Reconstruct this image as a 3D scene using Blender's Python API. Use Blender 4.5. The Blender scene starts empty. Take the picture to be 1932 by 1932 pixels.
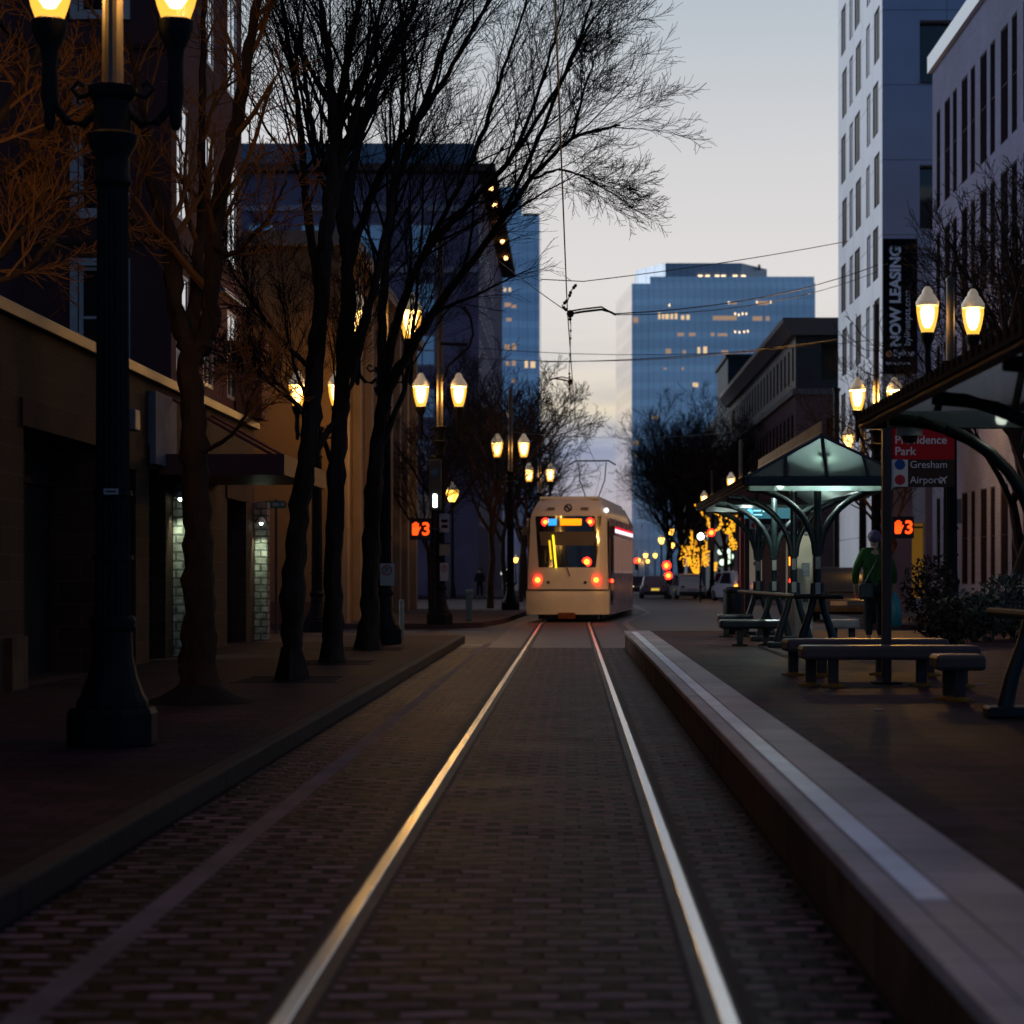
import bpy, math, random
from mathutils import Vector, Matrix
R = math.radians
S = bpy.context.scene
C = S.collection

# ------------------------------------------------------------------ camera, sky, sun, exposure
cd = bpy.data.cameras.new('camera')
cam = bpy.data.objects.new('camera', cd); C.objects.link(cam)
EYE = 1.45
cam.location = (0, 0, EYE); cam.rotation_euler = (R(90), 0, 0)
cd.sensor_fit = 'HORIZONTAL'; cd.sensor_width = 24; cd.lens = 50
cd.shift_x = -113/1932; cd.shift_y = 121/1932
cd.clip_start = 0.1; cd.clip_end = 6000
cd.dof.use_dof = True; cd.dof.focus_distance = 27; cd.dof.aperture_fstop = 1.45; cd.dof.aperture_blades = 6
S.camera = cam
SUN_EL, SUN_AZ = R(1.5), R(-22)            # just above the skyline, ahead and to the left

w = bpy.data.worlds.new('World'); S.world = w; w.use_nodes = True
nt = w.node_tree; N = nt.nodes; Lk = nt.links
for n in list(N): N.remove(n)
def nd(tree, t, **kw):
    n = tree.nodes.new(t)
    for k, v in kw.items(): setattr(n, k, v)
    return n
def ramp(tree, stops, src):
    n = nd(tree, 'ShaderNodeValToRGB'); e = n.color_ramp.elements
    while len(e) < len(stops): e.new(0.5)
    for el, (p, c) in zip(e, stops):
        el.position = p; el.color = (c[0], c[1], c[2], 1) if len(c) == 3 else c
    tree.links.new(src, n.inputs[0]); return n.outputs[0]
def mth(tree, op, a, b=None, c=None, clamp=False):
    n = nd(tree, 'ShaderNodeMath', operation=op); n.use_clamp = clamp
    for i, v in enumerate((a, b, c)):
        if v is None: continue
        if isinstance(v, (int, float)): n.inputs[i].default_value = v
        else: tree.links.new(v, n.inputs[i])
    return n.outputs[0]
def mix(tree, f, a, b, blend='MIX'):
    n = nd(tree, 'ShaderNodeMixRGB', blend_type=blend)
    for i, v in enumerate((f, a, b)):
        if isinstance(v, (int, float)): n.inputs[i].default_value = v
        elif isinstance(v, tuple): n.inputs[i].default_value = (v[0], v[1], v[2], 1)
        else: tree.links.new(v, n.inputs[i])
    return n.outputs[0]
out = nd(nt, 'ShaderNodeOutputWorld'); bg = nd(nt, 'ShaderNodeBackground')
tc = nd(nt, 'ShaderNodeTexCoord'); sp = nd(nt, 'ShaderNodeSeparateXYZ'); Lk.new(tc.outputs['Generated'], sp.inputs[0])
X, Y, Z = sp.outputs
zz = mth(nt, 'MAXIMUM', Z, 0.0)
front = ramp(nt, [(0, (.33, .36, .44)), (.035, (.46, .44, .50)), (.062, (.42, .46, .57)), (.078, (.84, .74, .58)), (.10, (.80, .75, .69)),
                  (.135, (.79, .76, .75)), (.19, (.70, .695, .71)), (.255, (.52, .58, .64)), (.55, (.10, .12, .185)), (1, (.052, .038, .086))], zz)
back = ramp(nt, [(0, (.10, .20, .35)), (.10, (.085, .20, .38)), (.3, (.05, .11, .22)), (1, (.050, .038, .086))], zz)
fx, fy = math.sin(SUN_AZ), math.cos(SUN_AZ)
dt = mth(nt, 'ADD', mth(nt, 'MULTIPLY', X, fx), mth(nt, 'MULTIPLY', Y, fy))
mr = nd(nt, 'ShaderNodeMapRange', interpolation_type='SMOOTHSTEP'); Lk.new(dt, mr.inputs[0])
mr.inputs[1].default_value = -0.30; mr.inputs[2].default_value = 0.72
col = mix(nt, mr.outputs[0], back, front)
# low bands of cloud
mp = nd(nt, 'ShaderNodeMapping'); mp.inputs['Scale'].default_value = (7, 7, 46); Lk.new(tc.outputs['Generated'], mp.inputs[0])
no = nd(nt, 'ShaderNodeTexNoise'); no.inputs['Scale'].default_value = 1.0; no.inputs['Detail'].default_value = 6; no.inputs['Roughness'].default_value = .55
Lk.new(mp.outputs[0], no.inputs[0])
cl = ramp(nt, [(.45, (0, 0, 0)), (.60, (1, 1, 1))], no.outputs[0])
low = ramp(nt, [(0, (.5, .5, .5)), (.05, (.8, .8, .8)), (.078, (.75, .75, .75)), (.10, (.3, .3, .3)), (.13, (0, 0, 0))], zz)
cm = mix(nt, 1.0, cl, low, 'MULTIPLY')
dark = mix(nt, 1.0, col, (.55, .63, .80), 'MULTIPLY')
col = mix(nt, cm, col, dark)
sky = nd(nt, 'ShaderNodeTexSky', sky_type='NISHITA'); sky.sun_disc = False
sky.sun_elevation = SUN_EL; sky.sun_rotation = SUN_AZ
skyc = mix(nt, 1.0, sky.outputs[0], (.06, .06, .06), 'MULTIPLY')
col = mix(nt, 0.06, col, skyc)
Lk.new(col, bg.inputs[0]); bg.inputs[1].default_value = 1.0
Lk.new(bg.outputs[0], out.inputs[0])

sd = bpy.data.lights.new('sun', 'SUN'); sd.energy = 1.9; sd.angle = R(40); sd.color = (.78, .88, 1)
so = bpy.data.objects.new('sun', sd); C.objects.link(so)
GL_EL, GL_AZ = R(14), R(-48)       # the broad afterglow: soft light from the bright sky ahead on the left
so.rotation_euler = Vector((-math.sin(GL_AZ)*math.cos(GL_EL), -math.cos(GL_AZ)*math.cos(GL_EL), -math.sin(GL_EL))).to_track_quat('-Z', 'Y').to_euler()
S.view_settings.view_transform = 'Standard'; S.view_settings.look = 'None'; S.view_settings.exposure = 0; S.view_settings.gamma = 1
S.cycles.use_denoising = True
S.cycles.max_bounces = 6; S.cycles.diffuse_bounces = 3; S.cycles.glossy_bounces = 3; S.cycles.transparent_max_bounces = 24
S.cycles.caustics_reflective = False; S.cycles.caustics_refractive = False
S.cycles.sample_clamp_indirect = 2.0
try: S.cycles.use_light_tree = True
except Exception: pass

FP = 4025.0
def WX(px, y): return (px-1079)*y/FP       # real X of something seen px across the photograph and y metres away
def WZ(py, y): return EYE-(py-1087)*y/FP

# ------------------------------------------------------------------ helpers
class MB:
    def __init__(s): s.v = []; s.f = []; s.smooth = False
    def add(s, vs, fs):
        o = len(s.v); s.v += [tuple(p) for p in vs]; s.f += [tuple(i+o for i in f) for f in fs]; return s
    def box(s, x0, x1, y0, y1, z0, z1):
        return s.add([(x0,y0,z0),(x1,y0,z0),(x1,y1,z0),(x0,y1,z0),(x0,y0,z1),(x1,y0,z1),(x1,y1,z1),(x0,y1,z1)],
                     [(0,3,2,1),(4,5,6,7),(0,1,5,4),(1,2,6,5),(2,3,7,6),(3,0,4,7)])
    def fbox(s, O, U, n, u0, u1, z0, z1, n0, n1):      # box in facade coordinates
        def P(u, z, k): return (O[0]+U[0]*u+n[0]*k, O[1]+U[1]*u+n[1]*k, z)
        return s.add([P(u0,z0,n0),P(u1,z0,n0),P(u1,z0,n1),P(u0,z0,n1),P(u0,z1,n0),P(u1,z1,n0),P(u1,z1,n1),P(u0,z1,n1)],
                     [(0,3,2,1),(4,5,6,7),(0,1,5,4),(1,2,6,5),(2,3,7,6),(3,0,4,7)])
    def tube(s, pts, rad, n=8, caps=True, jit=None):
        pts = [Vector(p) for p in pts]
        if isinstance(rad, (int, float)): rad = [rad]*len(pts)
        o = len(s.v); ref = None
        for i, p in enumerate(pts):
            d = (pts[min(i+1, len(pts)-1)]-pts[max(i-1, 0)])
            if d.length < 1e-9: d = Vector((0, 0, 1))
            d.normalize()
            if ref is None or abs(ref.dot(d)) > .98: ref = Vector((1, 0, 0)) if abs(d.x) < .8 else Vector((0, 1, 0))
            a = d.cross(ref).normalized(); b = d.cross(a); ref = -b if False else ref
            r = rad[i]
            for k in range(n):
                t = 2*math.pi*k/n; rj = r*(1+jit[0].gauss(0, jit[1])) if jit else r; q = p+a*(math.cos(t)*rj)+b*(math.sin(t)*rj); s.v.append((q.x, q.y, q.z))
        for i in range(len(pts)-1):
            for k in range(n):
                k2 = (k+1) % n
                s.f.append((o+i*n+k, o+i*n+k2, o+(i+1)*n+k2, o+(i+1)*n+k))
        if caps:
            s.f.append(tuple(o+k for k in reversed(range(n)))); s.f.append(tuple(o+(len(pts)-1)*n+k for k in range(n)))
        return s
    def lathe(s, prof, n=16, c=(0, 0, 0), flute=0, square=False):
        o = len(s.v)
        for r, z in prof:
            for k in range(n):
                t = 2*math.pi*(k+.5)/n; rr = r
                if flute and k % 2: rr = r*(1-flute)
                if square: rr = r/max(abs(math.cos(t)), abs(math.sin(t)))
                s.v.append((c[0]+rr*math.cos(t), c[1]+rr*math.sin(t), c[2]+z))
        for i in range(len(prof)-1):
            for k in range(n):
                k2 = (k+1) % n
                s.f.append((o+i*n+k, o+i*n+k2, o+(i+1)*n+k2, o+(i+1)*n+k))
        s.f.append(tuple(o+k for k in reversed(range(n)))); s.f.append(tuple(o+(len(prof)-1)*n+k for k in range(n)))
        return s
    def prism(s, poly, z0, z1):
        n = len(poly)
        return s.add([(x, y, z0) for x, y in poly]+[(x, y, z1) for x, y in poly],
                     [tuple(reversed(range(n))), tuple(range(n, 2*n))]+[(i, (i+1) % n, n+(i+1) % n, n+i) for i in range(n)])
    def prism3(s, poly, d):                            # planar 3-D polygon pushed along d
        n = len(poly); d = Vector(d)
        return s.add([tuple(p) for p in poly]+[tuple(Vector(p)+d) for p in poly],
                     [tuple(reversed(range(n))), tuple(range(n, 2*n))]+[(i, (i+1) % n, n+(i+1) % n, n+i) for i in range(n)])
    def sphere(s, c, r, n=10, sz=1.0):
        prof = [(max(1e-4, r*math.sin(math.pi*i/n)), -r*sz*math.cos(math.pi*i/n)) for i in range(n+1)]
        return s.lathe(prof, n+2, c)

def obj(name, mb, m, parent=None, smooth=False, bevel=0, **props):
    me = bpy.data.meshes.new(name)
    off = parent.get('_o', (0, 0, 0)) if parent is not None else (0, 0, 0)
    ox, oy, oz = off
    me.from_pydata([(x-ox, y-oy, z-oz) for x, y, z in mb.v], [], mb.f)
    if m is not None: me.materials.append(m)
    if smooth: me.polygons.foreach_set('use_smooth', [True]*len(me.polygons))
    me.validate(); me.update()
    o = bpy.data.objects.new(name, me); C.objects.link(o)
    if parent is not None:
        o.parent = parent; o['_o'] = tuple(off)
    if bevel:
        b = o.modifiers.new('bevel', 'BEVEL'); b.width = bevel; b.segments = 2; b.limit_method = 'ANGLE'
    if smooth and not bevel:
        try:
            b = o.modifiers.new('es', 'EDGE_SPLIT'); b.split_angle = R(38)
        except Exception: pass
    for k, v in props.items(): o[k] = v
    return o
def thing(name, label, cat, loc=(0, 0, 0), group=None):
    o = bpy.data.objects.new(name, None); C.objects.link(o); o.location = loc; o.empty_display_size = .2
    o['label'] = label; o['category'] = cat; o['_o'] = tuple(loc)
    if group: o['group'] = group
    return o
def tag(o, label, cat, group=None):
    o['label'] = label; o['category'] = cat
    if group: o['group'] = group
    return o
def struct(name, mb, m, **k):
    o = obj(name, mb, m, **k); o['kind'] = 'structure'; return o
def dup(root, loc, rotz=0, label=None, scale=1):
    r = root.copy(); C.objects.link(r); r.location = loc; r.rotation_euler = (0, 0, rotz); r.scale = (scale,)*3
    if label: r['label'] = label
    def rec(a, b):
        for ch in a.children:
            c = ch.copy(); C.objects.link(c); c.parent = b; rec(ch, c)
    rec(root, r); return r

# ------------------------------------------------------------------ materials
MATS = {}
def mat(name, col, rough=.6, metal=0, var=0, vs=3.0, bump=0, bs=None, spec=.5, emit=None, es=0, col2=None, stretch=None, alpha=None, trans=0):
    if name in MATS: return MATS[name]
    if rough >= .7 and spec == .5: spec = .12
    m = bpy.data.materials.new(name); m.use_nodes = True; t = m.node_tree; b = t.nodes['Principled BSDF']
    b.inputs['Base Color'].default_value = (*col, 1); b.inputs['Roughness'].default_value = rough; b.inputs['Metallic'].default_value = metal
    b.inputs['Specular IOR Level'].default_value = spec
    if var or bump or col2:
        tcn = nd(t, 'ShaderNodeTexCoord'); v = tcn.outputs['Object']
        if stretch:
            mpn = nd(t, 'ShaderNodeMapping'); mpn.inputs['Scale'].default_value = stretch; t.links.new(v, mpn.inputs[0]); v = mpn.outputs[0]
        nz = nd(t, 'ShaderNodeTexNoise'); nz.inputs['Scale'].default_value = vs; nz.inputs['Detail'].default_value = 5; t.links.new(v, nz.inputs[0])
        if var or col2:
            c2 = col2 or tuple(c*(1-var) for c in col); c1 = col if col2 else tuple(c*(1+var) for c in col)
            cr = ramp(t, [(.32, c2), (.68, c1)], nz.outputs[0]); t.links.new(cr, b.inputs['Base Color'])
            rr = nd(t, 'ShaderNodeMapRange'); rr.inputs[3].default_value = max(0, rough-.08); rr.inputs[4].default_value = min(1, rough+.1)
            t.links.new(nz.outputs[0], rr.inputs[0]); t.links.new(rr.outputs[0], b.inputs['Roughness'])
        if bump:
            nb = nd(t, 'ShaderNodeTexNoise'); nb.inputs['Scale'].default_value = bs or vs*6; nb.inputs['Detail'].default_value = 4; t.links.new(v, nb.inputs[0])
            bp = nd(t, 'ShaderNodeBump'); bp.inputs['Strength'].default_value = bump; bp.inputs['Distance'].default_value = .02
            t.links.new(nb.outputs[0], bp.inputs['Height']); t.links.new(bp.outputs[0], b.inputs['Normal'])
    if emit:
        b.inputs['Emission Color'].default_value = (*emit, 1); b.inputs['Emission Strength'].default_value = es
    if alpha is not None: b.inputs['Alpha'].default_value = alpha
    if trans: b.inputs['Transmission Weight'].default_value = trans
    MATS[name] = m; return m
def brickmat(name, c1, c2, mortar, bw, bh, plane='xz', rough=.7, msize=.012, bump=.5, off=.5, stain=.35, ss=.6, dist=.015, spec=.12, grain=.9, warp=0):
    m = bpy.data.materials.new(name); m.use_nodes = True; t = m.node_tree; b = t.nodes['Principled BSDF']
    tcn = nd(t, 'ShaderNodeTexCoord'); s = nd(t, 'ShaderNodeSeparateXYZ'); t.links.new(tcn.outputs['Object'], s.inputs[0])
    cb = nd(t, 'ShaderNodeCombineXYZ')
    idx = {'x': 0, 'y': 1, 'z': 2}
    if plane == 'wall':      # any upright wall: run along x+y
        t.links.new(mth(t, 'ADD', s.outputs[0], s.outputs[1]), cb.inputs[0]); t.links.new(s.outputs[2], cb.inputs[1])
    else:
        t.links.new(s.outputs[idx[plane[0]]], cb.inputs[0]); t.links.new(s.outputs[idx[plane[1]]], cb.inputs[1])
    vec = cb.outputs[0]
    if warp:
        wn = nd(t, 'ShaderNodeTexNoise'); wn.inputs['Scale'].default_value = 3.0; wn.inputs['Detail'].default_value = 3; t.links.new(tcn.outputs['Object'], wn.inputs[0])
        va = nd(t, 'ShaderNodeVectorMath', operation='SUBTRACT'); va.inputs[1].default_value = (.5, .5, .5); t.links.new(wn.outputs['Color'], va.inputs[0])
        vb = nd(t, 'ShaderNodeVectorMath', operation='SCALE'); vb.inputs['Scale'].default_value = warp*3; t.links.new(va.outputs[0], vb.inputs[0])
        vc = nd(t, 'ShaderNodeVectorMath', operation='ADD'); t.links.new(vec, vc.inputs[0]); t.links.new(vb.outputs[0], vc.inputs[1]); vec = vc.outputs[0]
    br = nd(t, 'ShaderNodeTexBrick'); br.offset = off
    br.inputs['Scale'].default_value = 1; br.inputs['Brick Width'].default_value = bw; br.inputs['Row Height'].default_value = bh
    br.inputs['Mortar Size'].default_value = msize; br.inputs['Mortar Smooth'].default_value = .3; br.inputs['Bias'].default_value = -.1
    br.inputs['Color1'].default_value = (*c1, 1); br.inputs['Color2'].default_value = (*c2, 1); br.inputs['Mortar'].default_value = (*mortar, 1)
    t.links.new(vec, br.inputs[0])
    nz = nd(t, 'ShaderNodeTexNoise'); nz.inputs['Scale'].default_value = ss; nz.inputs['Detail'].default_value = 6; t.links.new(tcn.outputs['Object'], nz.inputs[0])
    st = ramp(t, [(.35, (1-stain,)*3), (.65, (1+stain,)*3)], nz.outputs[0])
    t.links.new(mix(t, 1.0, br.outputs[0], st, 'MULTIPLY'), b.inputs['Base Color'])
    b.inputs['Specular IOR Level'].default_value = spec
    rr = nd(t, 'ShaderNodeMapRange'); rr.inputs[3].default_value = max(.05, rough-.15); rr.inputs[4].default_value = min(1, rough+.15)
    t.links.new(nz.outputs[0], rr.inputs[0]); t.links.new(rr.outputs[0], b.inputs['Roughness'])
    n2 = nd(t, 'ShaderNodeTexNoise'); n2.inputs['Scale'].default_value = 14; n2.inputs['Detail'].default_value = 4; t.links.new(tcn.outputs['Object'], n2.inputs[0])
    h = mth(t, 'ADD', mth(t, 'MULTIPLY', br.outputs['Fac'], -1.0), mth(t, 'MULTIPLY', n2.outputs[0], grain))
    bp = nd(t, 'ShaderNodeBump'); bp.inputs['Strength'].default_value = bump; bp.inputs['Distance'].default_value = dist
    t.links.new(h, bp.inputs['Height']); t.links.new(bp.outputs[0], b.inputs['Normal'])
    MATS[name] = m; return m
def emis(name, col, s, thru=0):
    if name in MATS: return MATS[name]
    m = bpy.data.materials.new(name); m.use_nodes = True; t = m.node_tree
    for n in list(t.nodes): t.nodes.remove(n)
    o = nd(t, 'ShaderNodeOutputMaterial'); e = nd(t, 'ShaderNodeEmission'); e.inputs[0].default_value = (*col, 1); e.inputs[1].default_value = s
    if thru:
        tr = nd(t, 'ShaderNodeBsdfTransparent'); tr.inputs[0].default_value = (thru, thru*.9, thru*.7, 1); a = nd(t, 'ShaderNodeAddShader')
        t.links.new(e.outputs[0], a.inputs[0]); t.links.new(tr.outputs[0], a.inputs[1]); t.links.new(a.outputs[0], o.inputs[0])
    else: t.links.new(e.outputs[0], o.inputs[0])
    MATS[name] = m; return m
def glassy(name, tint, thru, rough=.05, glow=None):
    m = bpy.data.materials.new(name); m.use_nodes = True; t = m.node_tree
    for n in list(t.nodes): t.nodes.remove(n)
    o = nd(t, 'ShaderNodeOutputMaterial'); tr = nd(t, 'ShaderNodeBsdfTransparent'); tr.inputs[0].default_value = (*tint, 1)
    df = nd(t, 'ShaderNodeBsdfTranslucent'); df.inputs[0].default_value = (*tint, 1); gl = nd(t, 'ShaderNodeBsdfGlossy'); gl.inputs['Roughness'].default_value = rough
    m1 = nd(t, 'ShaderNodeMixShader'); m1.inputs[0].default_value = 1-thru; t.links.new(tr.outputs[0], m1.inputs[1]); t.links.new(df.outputs[0], m1.inputs[2])
    fr = nd(t, 'ShaderNodeFresnel'); fr.inputs[0].default_value = 1.45
    m2 = nd(t, 'ShaderNodeMixShader'); t.links.new(fr.outputs[0], m2.inputs[0]); t.links.new(m1.outputs[0], m2.inputs[1]); t.links.new(gl.outputs[0], m2.inputs[2])
    t.links.new(m2.outputs[0], o.inputs[0]); MATS[name] = m; return m

M_asphalt = mat('asphalt', (.032, .028, .036), .55, spec=.3, var=.35, vs=.5, bump=.4, bs=60)
M_ground = mat('ground_mat', (.03, .028, .03), .8, var=.3, vs=.2)
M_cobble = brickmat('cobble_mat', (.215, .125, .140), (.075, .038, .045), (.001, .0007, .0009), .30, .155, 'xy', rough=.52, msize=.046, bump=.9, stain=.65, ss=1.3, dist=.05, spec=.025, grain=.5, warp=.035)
M_gutter = mat('gutter_mat', (.024, .012, .014), .75, var=.3, vs=.8, bump=.3, bs=40)
M_walk = brickmat('walk_mat', (.052, .026, .030), (.030, .016, .019), (.006, .004, .004), .40, .20, 'xy', spec=.03, rough=.7, msize=.008, bump=.3, stain=.35, ss=.5)
M_plat = brickmat('plat_mat', (.080, .036, .044), (.030, .014, .018), (.005, .003, .003), .40, .20, 'xy', spec=.04, rough=.68, msize=.008, bump=.3, stain=.4, ss=.45)
M_curb = brickmat('curb_mat', (.024, .017, .017), (.015, .010, .010), (.004, .003, .003), 1.8, 20, 'yz', rough=.8, msize=.02, bump=.4, stain=.4, ss=1.5, off=0, spec=.2)
M_conc = mat('conc_mat', (.11, .09, .09), .75, var=.25, vs=1.2, bump=.3, bs=30)
M_riser = brickmat('riser_mat', (.075, .034, .018), (.05, .023, .012), (.012, .006, .004), 1.5, 20, 'yz', rough=.85, msize=.02, bump=.5, stain=.55, ss=1.6, off=0, spec=.2)
M_rail = mat('rail_mat', (.78, .79, .80), .24, 1)
M_iron = mat('iron_mat', (.010, .009, .010), .62, 0, var=.3, vs=8, bump=.15, spec=.12)
M_ironG = mat('iron_grey_mat', (.04, .035, .036), .6, 0, spec=.2, var=.3, vs=6)
M_bark = mat('bark_mat', (.034, .021, .016), .9, var=.45, vs=5, bump=.9, bs=18, stretch=(1, 1, .35))
M_twig = mat('twig_mat', (.022, .016, .014), .85)
M_twigF = mat('far_twig_mat', (.024, .020, .022), .9)
M_globe = emis('globe_mat', (1.0, .46, .06), .85, .9)
M_mantle = emis('mantle_mat', (1.0, .72, .34), 3.6, .95)
M_cap = mat('lamp_cap_mat', (.80, .74, .62), .5, var=.12, vs=9, emit=(1, .74, .40), es=.16)  # faint emission stands in for lamp light leaking through the cap
M_white = mat('white_paint', (.62, .62, .60), .5, var=.12, vs=4)
M_black = mat('black_paint', (.012, .012, .013), .4, var=.2, vs=5)
M_glass = mat('dark_glass', (.012, .016, .022), .06, spec=.8)
M_glassW = mat('window_glass', (.015, .018, .022), .05, spec=1.0)
M_steel = mat('brushed_steel', (.30, .28, .27), .38, .85, var=.2, vs=10, stretch=(.3, 4, 4))
M_orange = emis('signal_orange', (1, .060, .006), 2.6)
M_halo = emis('red_halo', (1, .018, .008), 8)
M_red = emis('red_light', (1, .035, .01), 9)
M_redcore = emis('red_core', (1, .30, .03), 4)
M_whiteL = emis('white_light', (.85, 1, .95), 14)
M_warmwin = emis('lit_window_mat', (1, .60, .24), 1.3)

def pt_light(name, loc, energy, col, radius, parent):
    l = bpy.data.lights.new(name, 'POINT'); l.energy = energy; l.color = col; l.shadow_soft_size = radius
    o = bpy.data.objects.new(name, l); C.objects.link(o)
    off = parent.get('_o', (0, 0, 0)); o.location = tuple(a-b for a, b in zip(loc, off)); o.parent = parent
    return o
def spot_light(name, loc, tgt, energy, col, ang, radius, parent):
    l = bpy.data.lights.new(name, 'SPOT'); l.energy = energy; l.color = col; l.shadow_soft_size = radius; l.spot_size = R(ang); l.spot_blend = .8
    o = bpy.data.objects.new(name, l); C.objects.link(o)
    off = parent.get('_o', (0, 0, 0)); o.location = tuple(a-b for a, b in zip(loc, off)); o.parent = parent
    o.rotation_euler = (Vector(tgt)-Vector(loc)).to_track_quat('-Z', 'Y').to_euler(); return o
def text(name, s, origin, right, up, size, m, parent, bold=0, align='LEFT', thick=.004, spacing=1.0):
    cu = bpy.data.curves.new('t', 'FONT'); cu.body = s; cu.size = size; cu.offset = bold; cu.align_x = align; cu.extrude = thick/2; cu.space_character = spacing
    to = bpy.data.objects.new('t', cu); C.objects.link(to)
    dg = bpy.context.evaluated_depsgraph_get(); dg.update()
    me = bpy.data.meshes.new_from_object(to.evaluated_get(dg)); bpy.data.objects.remove(to); bpy.data.curves.remove(cu)
    rt, u, o3 = Vector(right), Vector(up), Vector(origin); n = rt.cross(u)
    mb = MB(); mb.v = [tuple(o3+rt*v.co.x+u*v.co.y+n*v.co.z) for v in me.vertices]; mb.f = [tuple(p.vertices) for p in me.polygons]
    bpy.data.meshes.remove(me)
    return obj(name, mb, m, parent)

# ------------------------------------------------------------------ setting: ground, streets, track
struct('ground', MB().box(-1500, 1500, -40, 3000, -.5, -.012), M_ground)
struct('cross_street', MB().box(-60, 60, 43.2, 57.0, -.011, -.002), M_asphalt)
struct('road', MB().box(-8, 12, 57.0, 700, -.011, -.003), M_asphalt)
struct('gutter', MB().box(-2.33, -1.86, -6, 43.2, -.011, -.001), M_cobble)
struct('gutter_band', MB().box(-1.86, -1.74, -6, 46, -.011, .003), mat('band_mat', (.16, .11, .11), .75, var=.3, vs=2, bump=.3, bs=30))
struct('track_paving', MB().box(-1.74, 1.05, -6, 43.2, -.011, 0), M_cobble)
# left kerb and pavement (block with the trees)
struct('pavement', MB().box(-6.4, -2.48, -6, 47.0, -.01, .15), M_walk)
struct('kerb', MB().box(-2.48, -2.33, -6, 46.5, -.01, .155), M_curb, bevel=.02)
# far left pavement
pl = [(-40, 58.2), (-4.6, 58.2), (-3.2, 58.8), (-2.5, 60.2), (-2.05, 66), (-1.75, 76), (-1.25, 90), (-1.15, 118), (-40, 118)]
struct('far_pavement', MB().prism(pl, -.01, .15), mat('far_walk_mat', (.055, .038, .044), .75, var=.3, vs=.7))
struct('far_pavement', MB().prism([(-40, 135), (-2.2, 135), (-1.2, 137), (-1.2, 700), (-40, 700)], -.01, .15), MATS['far_walk_mat'])
pr = [(40, 57.2), (9.2, 57.2), (8.1, 58.0), (7.9, 60), (8.3, 61.5), (10.0, 63.5), (10.0, 105), (8.4, 108), (8.3, 117), (40, 117)]
struct('far_pavement', MB().prism(pr, -.01, .15), MATS['far_walk_mat'])
struct('far_pavement', MB().prism([(40, 135), (9.3, 135), (8.5, 136.5), (8.5, 700), (40, 700)], -.01, .15), MATS['far_walk_mat'])
# platform
struct('platform', MB().box(1.57, 14, -6, 43.0, -.01, .35), M_plat)
struct('platform_riser', MB().box(1.07, 1.57, -6, 43.0, -.01, .29), M_riser)
m = bpy.data.materials.new('tactile_mat'); m.use_nodes = True; t = m.node_tree; b = t.nodes['Principled BSDF']
tcn = nd(t, 'ShaderNodeTexCoord'); s_ = nd(t, 'ShaderNodeSeparateXYZ'); t.links.new(tcn.outputs['Object'], s_.inputs[0])
dx = mth(t, 'SINE', mth(t, 'MULTIPLY', s_.outputs[0], 2*math.pi/.05)); dy = mth(t, 'SINE', mth(t, 'MULTIPLY', s_.outputs[1], 2*math.pi/.05))
bp = nd(t, 'ShaderNodeBump'); bp.inputs['Strength'].default_value = .6; bp.inputs['Distance'].default_value = .005
t.links.new(mth(t, 'MULTIPLY', dx, dy), bp.inputs['Height']); t.links.new(bp.outputs[0], b.inputs['Normal'])
nz = nd(t, 'ShaderNodeTexNoise'); nz.inputs['Scale'].default_value = .9; nz.inputs['Detail'].default_value = 6; t.links.new(tcn.outputs['Object'], nz.inputs[0])
br = nd(t, 'ShaderNodeTexBrick'); br.inputs['Scale'].default_value = 1; br.inputs['Brick Width'].default_value = 5; br.inputs['Row Height'].default_value = .61; br.inputs['Mortar Size'].default_value = .006
br.inputs['Color1'].default_value = (.50, .40, .42, 1); br.inputs['Color2'].default_value = (.40, .32, .335, 1); br.inputs['Mortar'].default_value = (.07, .055, .05, 1); t.links.new(tcn.outputs['Object'], br.inputs[0])
dome = ramp(t, [(.45, (.72, .70, .70)), (.75, (1.2, 1.2, 1.2))], mth(t, 'ADD', mth(t, 'MULTIPLY', mth(t, 'MULTIPLY', dx, dy), .5), .5))
t.links.new(mix(t, 1.0, mix(t, 1.0, br.outputs[0], ramp(t, [(.3, (.6, .6, .6)), (.7, (1.2, 1.2, 1.2))], nz.outputs[0]), 'MULTIPLY'), dome, 'MULTIPLY'), b.inputs['Base Color'])
b.inputs['Roughness'].default_value = .5
M_tact = m
struct('platform_edge', MB().box(1.05, 1.165, -6, 43.0, .29, .352), M_tact, bevel=.012)
struct('platform_edge', MB().box(1.165, 1.29, -6, 43.0, .29, .350), M_tact)
struct('platform_edge', MB().box(1.297, 1.575, -6, 43.0, .29, .353), M_tact, bevel=.006)
struct('platform_line', MB().box(1.172, 1.283, 7.25, 42.0, .350, .3545), mat('line_mat', (.85, .88, .92), .45, var=.2, vs=1.6))
# crosswalk lines
for x0, x1, y0, y1 in ((-9, -1.9, 44.6, 44.95), (-4.6, -2.2, 55.2, 55.6), (2.4, 9.5, 44.7, 45.0), (1.9, 7.8, 55.4, 55.8)):
    struct('crosswalk_line', MB().box(x0, x1, y0, y1, -.002, .003), mat('roadline_mat', (.34, .34, .35), .6, var=.35, vs=3))
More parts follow.
